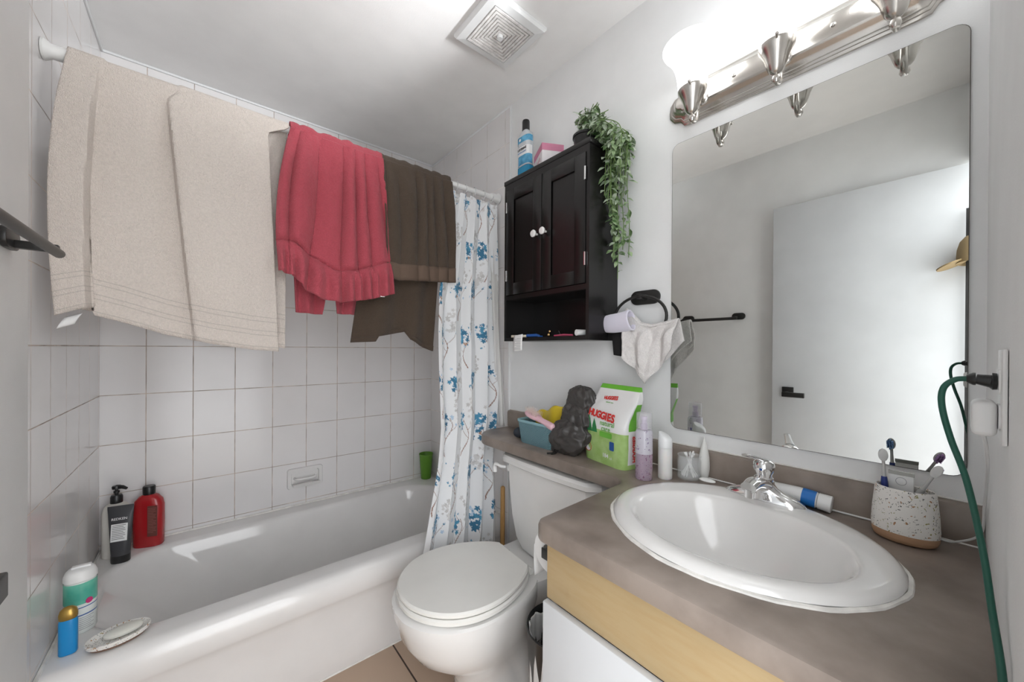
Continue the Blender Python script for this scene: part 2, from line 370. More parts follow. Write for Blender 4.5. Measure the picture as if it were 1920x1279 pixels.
# ------------------------------------------------------------------ rod
rod = thing('shower_rod', 'white shower curtain rod spanning the bath alcove', 'shower rod', (.42, 1.5, 1.974))
RY, RZ = 1.5, 1.974
rx = Matrix.Translation((0, RY, RZ)) @ Matrix.Rotation(PI/2, 4, 'Y')
obj('rod_tube', MB().lathe([(.0125, XT+.004), (.0125, A-.012)], (0, 0, 0), 20, mtx=rx), M['plastic_w'], rod)
obj('end_cap', MB().lathe([(.001, XT+.0005), (.025, XT+.001), (.026, XT+.006), (.0185, XT+.018), (.018, XT+.055), (.0195, XT+.058), (.0195, XT+.064), (.016, XT+.068), (.016, XT+.095), (.013, XT+.099)], (0, 0, 0), 24, mtx=rx), M['plastic_w'], rod)
obj('end_cap', MB().lathe([(.001, A-.008), (.025, A-.009), (.026, A-.014), (.0185, A-.024), (.018, A-.058), (.013, A-.062)], (0, 0, 0), 24, mtx=rx), M['plastic_w'], rod)

# ------------------------------------------------------------------ towels over the rod
def towel(s, t, top, fb, bb, foldf, foldb, r=.017):
    """s across 0..1; t 0 = back hem, 1 = front hem. top(s)->x; fb(s)/bb(s)->(x,z); fold(s,q)->towards viewer"""
    tb, tf = .42, .50
    if t < tb:
        q = 1-t/tb; x, z = bb(s); xt = top(s)
        return Vector((xt+(x-xt)*q, RY+r+foldb(s, q), RZ+(z-RZ)*q))
    if t > tf:
        q = (t-tf)/(1-tf); x, z = fb(s); xt = top(s)
        return Vector((xt+(x-xt)*q, RY-r-foldf(s, q), RZ+(z-RZ)*q))
    a = (t-tb)/(tf-tb)*PI
    bump_ = foldf(s, .0)*math.sin(a)
    return Vector((top(s), RY+r*math.cos(a)-0, RZ+(r+abs(bump_))*math.sin(a)))
def sm(a, b, x):
    x = max(0, min(1, (x-a)/(b-a))); return x*x*(3-2*x)
def nz(x, y, z=0): return noise.noise(Vector((x, y, z)))
def mk(name, label, m, fn, nu, nv, solid, uvfn=None, group='towels on the shower rod'):
    o = obj(name, sheet(fn, nu, nv, uvfn), m, solid=solid); tag(o, label, 'towel', group); return o

# beige towel
def tan_f(s, q):
    g = sm(0, .25, q)
    y = .030*(1-sm(.125-.02*q, .137-.02*q, s))*(.2+.8*g)                      # folded-back edge lies in front
    cr = .43+.12*q; y += .034*sm(cr, cr+.012, s)*(.15+.85*g)*(1-sm(cr+.02, cr+.5, s)*.9)*(1-.6*sm(.75, 1, q)); y -= .010*g*math.exp(-((s-cr+.05)/.05)**2)
    y += .010*q*math.sin(s*9+.5)
    y += .006*q*nz(s*5, q*3, 1)+.003*nz(s*14, q*9, 4)*g
    return y
def tan_fb(s):
    x = -.292+s*(.200+.292) if s < .13 else -.224+(s-.13)/.87*(.200+.224)
    if s < .13: x = -.284+s/.13*.063
    z = interp([(0, 1.292), (.125, 1.318), (.135, 1.297), (.25, 1.280), (.42, 1.250), (.65, 1.222), (.85, 1.206), (1, 1.200)], s)
    return x, z
def tan_top(s): return -.272+s*(.163+.272) if s < .995 else .163
def tan_bb(s): return (-.255+s*.480, 1.315-.105*s)
def tan_fn(s, t):
    p = towel(s, t, lambda s: -.272+s*(.500-.063*sm(.5, .53, t)), tan_fb, tan_bb, tan_f, lambda s, q: .006+.004*math.sin(9*s)*q)
    if t > .5: p.x += -.018*math.sin(PI*(t-.5)*2)*(1-sm(.0, .3, s))
    return p
def tan_uv(s, t): return (s, (1-t)*2*.75 if t > .5 else t/.42*.7)
ob = mk('bath_towel', 'large beige terry towel with woven band, folded over the shower rod', M['tan'], tan_fn, 160, 120, .006, tan_uv)
tg = sheet(lambda s, t: Vector((-.272+s*.03-.014*t, 1.472-.006*math.sin(t*3)+.004*s, 1.292-.004-t*.03+.014*s)), 4, 6)
obj('care_label', tg, M['paper'], ob, solid=.0006, label='white care label')

# rose towel with ruffle
def red_seam(s): return interp([(0, 1.575), (.12, 1.580), (.25, 1.545), (.45, 1.500), (.6, 1.505), (.8, 1.535), (1, 1.560)], s)
def red_fb(s):
    x = interp([(0, .196), (.15, .245), (.3, .300), (.5, .395), (.75, .500), (1, .592)], s)
    z = interp([(0, 1.470), (.14, 1.455), (.22, 1.420), (.35, 1.388), (.5, 1.380), (.75, 1.402), (1, 1.432)], s); return x, z
RF = [(.05, .045, .030), (.20, .03, .034), (.33, .05, .020), (.47, .028, .040), (.60, .03, .014), (.70, .040, .034), (.84, .022, .020), (.95, .03, .030)]
def creased(s, q, n, ph, wob):
    u = s+wob*math.sin(s*9+ph)*.045+.03*q*math.sin(s*5+ph*2)+.012*math.sin(q*5+s*8)
    return abs(math.sin(PI*(n*u+ph)))**.75, .55+.45*math.sin(math.floor(n*u+ph)*2.3+ph*3)
def red_f(s, q):
    c, a = creased(s, q, 6, .15, 1)
    g = .22+.78*sm(0, .35, q)
    y = .040*c*(.45+.55*a)*g
    y += .012*g*math.exp(-((s-.12)/.09)**2)
    y *= 1-.35*sm(.9, 1, s)
    x, zb = red_fb(s); z = RZ+(zb-RZ)*q; d = red_seam(s)-z
    if d > -.02:
        k = sm(-.02, .0, d)
        y = y*(1-.45*k)+k*(.010+.022*sm(.0, .06, d)*(.6+.5*math.sin(s*62+2*math.sin(s*9))))
        y -= .012*math.exp(-(d/.006)**2)
    y += .006*nz(s*9, q*6, 2)+.002*nz(s*25, q*20, 2)
    return y+.004
def red_top(s): return .232+s*(.552-.232)
def red_fn(s, t):
    p = towel(s, t, red_top, red_fb, lambda s: (.262+.2*s, interp([(0, 1.342), (.42, 1.338), (.46, 1.40), (.62, 1.43), (.68, 1.345), (1, 1.345)], s)), red_f, lambda s, q: .018+.010*math.sin(s*26)*(.4+.6*q))
    if t > .5:
        q = (t-.5)*2; p.x -= .022*math.sin(PI*q)*(1-sm(0, .35, s))
    return p
ob = mk('ruffled_bath_towel', 'rose red terry towel with gathered ruffle hem on the shower rod', M['red'], red_fn, 200, 170, .007)
obj('white_tag', MB().box(.535, .552, 1.447, 1.449, 1.4145, 1.4175), M['paper'], ob, label='small white tag on the ruffle')

# brown towel
BF = [(.05, .05, .016), (.20, .045, .030), (.36, .035, .012), (.50, .03, .034), (.63, .03, .012), (.76, .035, .032), (.93, .04, .022)]
def br_fb(s): return interp([(0, .572), (.5, .73), (1, .888)], s), interp([(0, 1.50), (.15, 1.492), (.5, 1.502), (1, 1.514)], s)
def br_f(s, q):
    c, a = creased(s, q, 6, .6, .8)
    y = .032*c*(.4+.6*a)*(.25+.75*sm(0, .3, q))*(1-.65*sm(.5, 1, q))
    return y+.003*nz(s*14, q*9, 6)+.003
def br_b(s, q): return .022+.016*math.sin(s*15+1)*(.3+.7*q)
def br_bb(s): return interp([(0, .455), (.5, .66), (1, .808)], s), interp([(0, 1.235), (.22, 1.24), (.25, 1.262), (.55, 1.285), (.62, 1.252), (1, 1.200)], s)
br_fn = lambda s, t: towel(s, t, lambda s: .552+s*(.868-.552), br_fb, br_bb, br_f, br_b)
ob = mk('dark_bath_towel', 'dark brown terry towel with flat woven hem hanging on the shower rod', M['brown'], br_fn, 150, 140, .006)
def hem_f(s, t):
    p = br_fn(s, .93+.0685*t); p.y -= .0042; return p
obj('hem_band', sheet(hem_f, 100, 4), M['brown_band'], ob, solid=.0015, label='flat woven hem band')
def hem_b(s, t):
    p = br_fn(s, .001+.012*t); p.y -= .0042; return p
obj('hem_band', sheet(hem_b, 100, 2), M['brown'], ob, solid=.0012)

# ------------------------------------------------------------------ shower curtain
def curtain():
    m = mat('floral_curtain', (.82, .83, .84), .75, sheen=.2, var=.02, vscale=30)
    nt = m.node_tree; at = nt.nodes.new('ShaderNodeVertexColor'); at.layer_name = 'Pattern'
    nt.links.new(at.outputs['Color'], nt.nodes['Principled BSDF'].inputs['Base Color'])
    nu, nv = 300, 620; zt, zb = 1.945, .20
    NF = 4.5
    def xl(z): return interp([(.2, .655), (.30, .665), (.40, .690), (.55, .722), (.72, .760), (.87, .783), (1.10, .787), (1.45, .806), (1.62, .835), (1.945, .885)], z)
    def xr(z): return interp([(.2, 1.055), (.70, 1.065), (.95, 1.115), (1.22, 1.150), (1.945, 1.148)], z)
    def yc(z): return interp([(.2, 1.378), (.45, 1.388), (.8, 1.42), (1.3, 1.487), (1.945, 1.495)], z)
    def f(s, t):
        z = zt+(zb-zt)*t
        ph = s*NF*2*PI+.5*math.sin(t*3+s*4)
        a = (.010+.016*sm(0, .25, t))*(.75+.45*math.sin(s*9+1))
        if z < .6: a *= 1-.3*sm(.6, .3, z)
        a *= 1-.65*sm(1.38, 1.5, z)*(1-sm(.15, .5, s))
        y = yc(z)-a*math.sin(ph)+.004*nz(s*7, t*9)
        x = xl(z)+(xr(z)-xl(z))*s+.010*math.sin(2*ph)*.6
        zz = z
        if t == 0 or t < .012: zz = z+.010*(math.cos(s*2*PI*5)-1)*.6
        return Vector((x, y, zz))
    bm = sheet(f, nu, nv)
    # pattern in cloth coordinates (arc length a across, height z)
    W = .95
    r = random.Random(21); feats = []
    def blob(a, z, rad, c): feats.append((a, z, rad, c))
    BL = (.035, .165, .285); BL2 = (.06, .26, .42); LB = (.42, .56, .70); GR = (.52, .51, .50); GR2 = (.62, .61, .60); BR = (.26, .13, .085); TN = (.42, .24, .16)
    segs = []
    def branch(a, z, da, dz, w=.0022, c=BR):
        segs.append((a, z, a+da, z+dz, w, c))
    W = .78
    for iz in range(9):
        for ia in range(5):
            a0 = ia*.21+(.105 if iz % 2 else 0)+r.uniform(-.03, .03); z0 = .26+iz*.205+r.uniform(-.02, .02)
            for _ in range(17): blob(a0+r.gauss(0, .019), z0+r.gauss(0, .021), r.uniform(.006, .012), BL if r.random() < .7 else BL2)
            for _ in range(8): blob(a0+r.gauss(0, .034), z0+r.gauss(0, .03), r.uniform(.002, .0045), BL2)
            for _ in range(9): blob(a0+r.gauss(0, .03), z0+r.gauss(0, .028), r.uniform(.004, .007), LB)
            for _ in range(3): blob(a0+.014+r.gauss(0, .004), z0-.034+r.gauss(0, .004), .005, TN)
            a1, z1 = a0+.085, z0+.055                                    # grey ghost foliage
            for _ in range(26): blob(a1+r.gauss(0, .017), z1+r.gauss(0, .03), r.uniform(.004, .009), GR if r.random() < .4 else GR2)
            x_, z_ = a0+.03, z0-.15; dx = r.uniform(-.3, .3)
            for k in range(9):
                nx, nz_ = x_+.012*math.sin(k*.6+dx*6)+.003*dx, z_+.018
                segs.append((x_, z_, nx, nz_, .0030-.00022*k, BR)); x_, z_ = nx, nz_
                if k in (3, 5, 7):
                    s_ = 1 if k == 5 else -1; px, pz = nx, nz_
                    for q in range(4):
                        segs.append((px, pz, px+s_*.011, pz+.009+.002*q, .0011, BR)); px += s_*.011; pz += .009+.002*q
                    blob(px, pz, .004, BL); blob(px+.004, pz+.006, .003, LB)
    cell = {}; CS = .012
    def put(k, v): cell.setdefault(k, []).append(v)
    for i, (a, z, rad, c) in enumerate(feats):
        for u in range(int((a-rad*1.5)/CS)-1, int((a+rad*1.5)/CS)+2):
            for v in range(int((z-rad*1.5)/CS)-1, int((z+rad*1.5)/CS)+2): put((u, v), ('b', a, z, rad, c))
    for s_ in segs:
        for u in range(int(min(s_[0], s_[2])/CS)-1, int(max(s_[0], s_[2])/CS)+2):
            for v in range(int(min(s_[1], s_[3])/CS)-1, int(max(s_[1], s_[3])/CS)+2): put((u, v), ('s',)+s_)
    def color(a, z):
        c = (.80, .81, .82); pr = 0
        for e in cell.get((int(a/CS), int(z/CS)), ()):
            if e[0] == 'b':
                dx, dz = a-e[1], z-e[2]; an = math.atan2(dz, dx)
                if math.hypot(dx, dz) < e[3]*(1+.28*math.sin(5*an+e[1]*900)):
                    p = 3 if e[4][2] < .5 and e[4][0] < .1 else 1 if e[4][0] > .5 else 2
                    if p > pr: pr = p; c = e[4]
            elif pr < 2:
                x0, z0, x1, z1, w_, cc = e[1:]
                d = Vector((x1-x0, z1-z0)); q = max(0, min(1, ((a-x0)*d.x+(z-z0)*d.y)/d.length_squared))
                if math.hypot(a-x0-d.x*q, z-z0-d.y*q) < w_*.8: c = cc; pr = 2
        return c
    me = bpy.data.meshes.new('shower_curtain'); bm.verts.ensure_lookup_table()
    cols = []
    for i in range(nu+1):
        for j in range(nv+1): cols.append((*color(i/nu*W, zt+(zb-zt)*j/nv), 1))
    bm.verts.index_update()
    bm.to_mesh(me); bm.free(); me.materials.append(m)
    ca = me.color_attributes.new('Pattern', 'FLOAT_COLOR', 'POINT')
    ca.data.foreach_set('color', [x for c in cols for x in c])
    me.polygons.foreach_set('use_smooth', [True]*len(me.polygons))
    o = bpy.data.objects.new('shower_curtain', me); COL.objects.link(o)
    tag(o, 'white shower curtain with blue blossoms and brown twigs beside the toilet', 'shower curtain')
    k = o.modifiers.new('thickness', 'SOLIDIFY'); k.thickness = .0008; k.offset = 0
    for k, x in enumerate((.905, .955, 1.005, 1.06, 1.11)):
        pts = [(x+.002*math.sin(q), RY+.0150*math.cos(q)*1.1, RZ-.006+.0235*math.sin(q)) for q in [2*PI*i/20 for i in range(21)]]
        ro = obj('curtain_ring', MB().tube(pts, .0018, 8, cap=False), M['ringp'])
        tag(ro, ['clear plastic curtain ring nearest the dark brown towel', 'clear curtain ring, second from the dark brown towel', 'clear curtain ring, third and middle one of five', 'clear curtain ring, second from the black wall cabinet', 'clear plastic curtain ring nearest the black wall cabinet'][k], 'curtain ring', 'curtain rings on the rod')
curtain()
def liner(s, t):
    z = 1.90-1.06*t
    y = interp([(0.8, 1.425), (1.3, 1.462), (1.95, 1.52)], z)
    return Vector((1.105+.045*s-.03*t*s+.006*math.sin(s*9), y-.03*s*sm(.5, 1, t)+.008*math.sin(s*14+t*2), z))
o = obj('curtain_liner', sheet(liner, 24, 60), mat('liner_vinyl', (.80, .79, .77), .4, alpha=.85), solid=.0006)
tag(o, 'plain white shower liner hanging behind the floral curtain by the wall', 'curtain liner')
# ------------------------------------------------------------------ mirror
t = thing('wall_mirror', 'large frameless mirror with rounded corners above the sink', 'mirror', (A, .288, .968))
P_ = rrect(-.0125, .5895, .966, 1.868, .022)
obj('mirror_glass', MB().prism(P_, 'X', A-.0055, A-.0015), M['mirror'], t, smooth=False)
obj('mirror_rim', MB().prism(rrect(-.0137, .5907, .9648, 1.8692, .023), 'X', A-.0045, A), M['edge'], t, smooth=False)

# ------------------------------------------------------------------ vanity light
vl = thing('vanity_light', 'brushed nickel three-lamp vanity light bar above the mirror', 'vanity light', (A, .295, 1.974))
yc0, zc0 = .295, 1.974
def plate(hy, hz, x0, x1):
    P = []
    for sy in (1, -1):
        pts = [(hy-hz*1.15, hz), (hy-hz*.8, hz*.97), (hy-hz*.62, hz*.72), (hy-hz*.25, hz*.60), (hy-.04*hz, hz*.32), (hy, 0)]
        q = [(yc0+sy*a, zc0+b*1) for a, b in pts]; q2 = [(yc0+sy*a, zc0-b) for a, b in pts[::-1][1:]]
        P += (q+q2) if sy == 1 else (q+q2)[::-1]
    return P
pb = MB(); prg = []
for hy, hz, x in ((.305, .060, 0), (.305, .060, .006), (.302, .057, .008), (.299, .0545, .009), (.298, .054, .013), (.295, .051, .0145), (.292, .049, .015), (.291, .048, .019), (.288, .045, .0205), (.284, .041, .022), (.279, .036, .027), (.274, .030, .034), (.271, .0265, .037), (.268, .024, .038)):
    prg.append([Vector((A-x-.0003, p[0], p[1])) for p in plate(hy, hz, 0, 0)])
pb.rings(prg)
obj('back_plate', pb, M['nickel'], vl)
for y in (.40, .19): obj('mounting_screw', MB().ball((A-.037, y, zc0), .006), M['nickel'], vl)
sm_ = mat('frosted_shade_glass', (.97, .985, 1), .4, emit=SHADE_EMIT)
for y in (.483, .283, .083):
    x = A-.105
    obj('lamp_arm', MB().tube(spline([(A-.032, y, 1.953), (A-.06, y, 1.950), (A-.078, y, 1.925), (A-.080, y, 1.885), (A-.090, y, 1.866), (x, y, 1.864)], 8), [.0068]*40+[.0065], 12)
        .lathe([(.0, -.004), (.017, -.003), (.016, .003), (.009, .008)], (0, 0, 0), 20, mtx=Matrix.Translation((A-.036, y, 1.953)) @ Matrix.Rotation(-PI/2, 4, 'Y')), M['nickel'], vl)
    cup = obj('lamp_cup', MB().lathe([(0, 1.858), (.006, 1.859), (.0095, 1.866), (.0085, 1.874), (.006, 1.878), (.012, 1.882), (.017, 1.889), (.021, 1.902), (.025, 1.917), (.032, 1.932), (.037, 1.941), (.0378, 1.948), (.0355, 1.950), (.028, 1.935)], (x, y, 0), 32, cap=(True, False)), M['nickel'], vl)
    obj('thumb_screw', MB().tube([(x-.036, y-.010, 1.943), (x-.046, y-.013, 1.943)], .002, 8).ball((x-.048, y-.0135, 1.943), .004), M['nickel'], cup)
    obj('lamp_shade', MB().lathe([(.031, 1.938), (.036, 1.948), (.038, 1.965), (.041, 1.99), (.046, 2.012), (.054, 2.032), (.066, 2.050), (.076, 2.062), (.0785, 2.067), (.076, 2.068), (.063, 2.054), (.051, 2.034), (.043, 2.012), (.038, 1.985), (.034, 1.955)], (x, y, 0), 40, cap=(False, False)), sm_, vl, label='frosted white bell shade, lit')

for y in (.483, .283, .083):                 # shade bulbs as narrow spots, beams shaped to brighten the far ceiling
    ld = bpy.data.lights.new('lamp_bulb', 'SPOT'); ld.energy = BULB_W; ld.color = (.96, .98, 1); ld.spot_size = math.radians(50); ld.spot_blend = 1; ld.shadow_soft_size = .03
    lo_ = bpy.data.objects.new('lamp_bulb', ld); COL.objects.link(lo_); lo_.parent = vl
    lo_.location = Vector((A-.112, y, 2.078))-wloc(vl)
    lo_.rotation_euler = Vector((-.56, .80, .185)).to_track_quat('-Z', 'Y').to_euler()
# ------------------------------------------------------------------ ceiling vent
t = thing('ceiling_vent', 'square white exhaust vent with ridged grille on the ceiling', 'ceiling vent', (.852, 1.108, H))
cx, cy = .855, 1.108
fr = MB(); rg = []
for h, z in ((.124, H-.001), (.124, H-.012), (.118, H-.020), (.092, H-.024), (.090, H-.014)):
    rg.append([Vector((cx+a*h, cy+b*h, z)) for a, b in ((1, 1), (-1, 1), (-1, -1), (1, -1))])
obj('vent_frame', fr.rings(rg, (True, False)), M['white'], t, smooth=False)
dust = mat('dusty_grille', (.80, .78, .76), .7, var=.12, vscale=60)
gb = MB()
for k in range(7):
    a = .088-.0115*k; b = a-.0075; z0, z1 = H-.026+.0006*k, H-.012
    rg = [[Vector((cx+sx*h, cy+sy*h, z)) for sx, sy in ((1, 1), (-1, 1), (-1, -1), (1, -1))] for h, z in ((a, z1), (a, z0), (b, z0), (b, z1))]
    gb.rings(rg, (False, False))
gb.box(cx-.09, cx+.09, cy-.0015, cy+.0015, H-.022, H-.012); gb.box(cx-.0015, cx+.0015, cy-.09, cy+.09, H-.022, H-.012)
obj('grille', gb, dust, t, smooth=False)
obj('grille_backing', MB().box(cx-.09, cx+.09, cy-.09, cy+.09, H-.0125, H-.0115), mat('vent_dark', (.40, .37, .34), .9), t, smooth=False)
obj('centre_knob', MB().lathe([(0, -.034), (.010, -.033), (.012, -.024), (.012, -.012)], (cx, cy, H), 16), M['white'], t)

# ------------------------------------------------------------------ vanity
v = thing('vanity_cabinet', 'white vanity cabinet with pale wood top rail under the grey-brown counter', 'vanity cabinet', (.89, .29, 0))
VX = .62
obj('cabinet_body', MB().box(VX+.016, A-.001, YS+.001, YS+.016, .0, .797).box(VX+.016, A-.001, .594, .611, .0, .797).box(VX+.004, A-.001, YS+.016, .594, .10, .116).box(VX+.06, VX+.07, YS+.016, .594, 0, .10).box(A-.012, A-.001, YS+.016, .594, .116, .797), M['white'], v, smooth=False)
obj('top_rail', MB().box(VX, VX+.018, YS+.001, .611, .636, .797, .0015), M['birch'], v, label='pale wood rail with a brown stain')
for y0, y1 in ((YS+.004, .283), (.287, .611)):
    d = obj('door', MB().box(VX-.014, VX+.003, y0, y1, .11, .634, .003), M['doorw'], v)
ct = thing('vanity_countertop', 'grey-brown laminate vanity counter running over the toilet tank as a shelf', 'countertop', (.87, .6, .838))
ZC = .838
XF = .563
outl = [(A-.0005, YS+.001), (A-.0005, 1.402), (1.05, 1.402)]
for k in range(9):
    a = math.radians(90+90*k/8); outl.append((1.045+.107*math.cos(a)*1.0, 1.295+.107*math.sin(a)))
outl += [(.938, .66)]
for k in range(1, 6):
    a = math.radians(0-90*k/6); outl.append((.898+.04*math.cos(a), .652-.042+.042*(1+math.sin(a))*1.0))
outl += [(.90, .611), (XF+.035, .600)]
for k in range(7):
    a = math.radians(90+90*k/6); outl.append((XF+.03+.03*math.cos(a), .57+.03*math.sin(a)))
outl += [(XF, YS+.001)]
# horizontal slab with an opening for the basin and a rounded front edge
SCX, SCY = .862, .300
def slab():
    b = bmesh.new()
    lay = [(.800, .012), (.797, .0035)][:0]
    prof = [(0.002, .798), (0, .802), (0, .828), (.003, .835), (.009, ZC)]
    cen = Vector((.9, .6))
    def inset(P, d):
        n = len(P); out = []
        for i in range(n):
            a, p, c = Vector(P[i-1]), Vector(P[i]), Vector(P[(i+1) % n])
            e1 = (p-a); e2 = (c-p)
            if e1.length < 1e-9: e1 = e2
            if e2.length < 1e-9: e2 = e1
            n1 = Vector((-e1.y, e1.x)).normalized(); n2 = Vector((-e2.y, e2.x)).normalized()
            nn = n1+n2; nn = nn/max(nn.length_squared/2, .3)
            q = p+nn*d
            out.append((q.x, q.y))
        return out
    area = sum(outl[i-1][0]*outl[i][1]-outl[i][0]*outl[i-1][1] for i in range(len(outl)))
    s = 1 if area > 0 else -1
    rings = [[b.verts.new((x, y, z)) for x, y in inset(outl, s*d)] for d, z in prof]
    n = len(outl)
    for r0, r1 in zip(rings, rings[1:]):
        for i in range(n): b.faces.new((r0[i], r0[(i+1) % n], r1[(i+1) % n], r1[i]))
    b.faces.new(rings[0][::-1])
    hole = [b.verts.new((SCX+.200*math.cos(2*PI*k/48), SCY+.222*math.sin(2*PI*k/48), ZC)) for k in range(48)]
    es = []
    for L_ in (rings[-1], hole):
        for i in range(len(L_)):
            e = b.edges.get((L_[i], L_[(i+1) % len(L_)])) or b.edges.new((L_[i], L_[(i+1) % len(L_)])); es.append(e)
    bmesh.ops.triangle_fill(b, edges=es, use_beauty=True)
    bad = [f for f in b.faces if (lambda c: ((c.x-SCX)/.2)**2+((c.y-SCY)/.222)**2 < .98 and c.z > ZC-.001)(f.calc_center_median())]
    bmesh.ops.delete(b, geom=bad, context='FACES_ONLY')
    bot = max(b.faces, key=lambda f: f.calc_area() if f.calc_center_median().z < .80 else 0); bmesh.ops.delete(b, geom=[bot], context='FACES_ONLY')
    hole2 = [b.verts.new((v.co.x, v.co.y, .798)) for v in hole]; es = []
    for i in range(48): b.faces.new((hole[i], hole[(i+1) % 48], hole2[(i+1) % 48], hole2[i]))
    for L_ in (rings[0], hole2):
        for i in range(len(L_)):
            e = b.edges.get((L_[i], L_[(i+1) % len(L_)])) or b.edges.new((L_[i], L_[(i+1) % len(L_)])); es.append(e)
    bmesh.ops.triangle_fill(b, edges=es, use_beauty=True)
    bad = [f for f in b.faces if (lambda c: ((c.x-SCX)/.2)**2+((c.y-SCY)/.222)**2 < .98 and c.z < .799)(f.calc_center_median())]
    bmesh.ops.delete(b, geom=bad, context='FACES_ONLY')
    bmesh.ops.recalc_face_normals(b, faces=b.faces)
    return b
obj('counter_slab', slab(), M['counter'], ct)
obj('backsplash', MB().prism([(A-.0005, ZC), (A-.019, ZC), (A-.021, ZC+.066), (A-.017, ZC+.075), (A-.0005, ZC+.079)], 'Y', YS+.001, 1.402), M['counter'], ct)
obj('caulk_line', MB().tube([(A-.0195, YS+.004, ZC+.0015), (A-.0195, .7, ZC+.0015)], .0018, 6).tube([(A-.002, YS+.004, ZC+.080), (A-.002, 1.40, ZC+.080)], .0022, 6), M['caulk'], ct)

# sink
sk = thing('oval_sink', 'white oval drop-in sink in the grey-brown counter', 'sink', (SCX, SCY, ZC))
def ell(cx, cy, a, b, z, n=72, tilt=0): return [Vector((cx+a*math.cos(2*PI*k/n), cy+b*math.sin(2*PI*k/n), z)) for k in range(n)]
rg = [ell(SCX, SCY, .226, .250, ZC+.001), ell(SCX, SCY, .2285, .2525, ZC+.005), ell(SCX, SCY, .226, .250, ZC+.010), ell(SCX, SCY, .219, .243, ZC+.0145), ell(SCX, SCY, .210, .234, ZC+.0165), ell(SCX-.001, SCY, .200, .227, ZC+.0168)]
bx = SCX-.028
for a, bb, z, dx in ((.166, .206, .0160, 0), (.161, .201, .0150, 0), (.157, .196, .011, 0), (.152, .190, .002, 0), (.146, .182, -.014, 0), (.137, .170, -.04, .002), (.124, .152, -.07, .004), (.102, .122, -.10, .006), (.070, .082, -.122, .008), (.035, .038, -.130, .01), (.022, .022, -.134, .01)):
    rg.append(ell(bx+dx, SCY, a, bb, ZC+z))
obj('basin', MB().rings(rg, (False, True)), M['porcelain'], sk)
obj('caulk_ring', MB().rings([[v_+(v_-Vector((SCX, SCY, v_.z))).normalized()*(.001*math.sin(i*1.7)+.0012*math.sin(i*.6)) for i, v_ in enumerate(ell(SCX, SCY, a, b, z))] for a, b, z in ((.228, .252, ZC+.004), (.2335, .2575, ZC+.003), (.235, .259, ZC+.0003), (.225, .249, ZC+.0003))], (False, False)), M['caulk'], sk, label='off-white caulk bead')
obj('drain', MB().lathe([(0, 0), (.021, 0), (.022, .003), (.010, .004), (0, .006)], (bx+.01, SCY, ZC-.1335), 24), M['chrome'], sk)

# faucet
fx, fy, fz = 1.050, .300, ZC+.016
fc = thing('chrome_faucet', 'chrome single-lever faucet on the rear rim of the sink', 'faucet', (fx, fy, fz))
def fe(a, b, z, dx=0, n=48): 
    out = []
    for k in range(n):
        q = 2*PI*k/n; c, s = math.cos(q), math.sin(q)
        out.append(Vector((fx+dx+a*math.copysign(abs(c)**.9, c), fy+b*math.copysign(abs(s)**1.0, s), z)))
    return out
rg = [fe(.027, .083, fz-.0005), fe(.028, .084, fz+.003), fe(.0265, .081, fz+.007), fe(.024, .074, fz+.012), fe(.021, .058, fz+.018), fe(.020, .040, fz+.024), fe(.020, .028, fz+.031), fe(.020, .022, fz+.040), fe(.020, .021, fz+.046)]
obj('base', MB().rings(rg), M['chrome'], fc)
sp = spline([(fx, fy, fz+.030), (fx-.030, fy, fz+.045), (fx-.070, fy, fz+.054), (fx-.105, fy, fz+.052)], 6)
rg = []
for i, p in enumerate(sp):
    q = i/(len(sp)-1); w_, h_ = .022-.006*q, .017-.006*q
    rg.append([Vector((p.x, p.y+w_*math.cos(2*PI*k/20), p.z+h_*math.sin(2*PI*k/20))) for k in range(20)])
obj('spout', MB().rings(rg).lathe([(0, -.018), (.010, -.018), (.0105, -.004), (.011, 0)], (fx-.096, fy, fz+.046), 20), M['chrome'], fc)
hn = obj('lever_handle', MB().lathe([(.0195, .044), (.021, .048), (.0205, .053), (.0175, .056), (.018, .062), (.022, .070), (.0235, .078), (.0215, .088), (.014, .095), (.0, .098)], (fx, fy, fz), 28)
    .rings([[Vector((fx+dx+0, fy+dy+w_*math.cos(2*PI*k/12), z+h_*math.sin(2*PI*k/12))) for k in range(12)] for dx, dy, z, w_, h_ in ((-.005, .0, fz+.094, .013, .006), (-.020, .006, fz+.1, .010, .0045), (-.042, .014, fz+.107, .008, .0038), (-.058, .020, fz+.112, .009, .004), (-.064, .022, fz+.113, .006, .003))]), M['chrome'], fc)
obj('index_button', MB().ball((fx-.0205, fy, fz+.076), .004), M['blue'], hn)

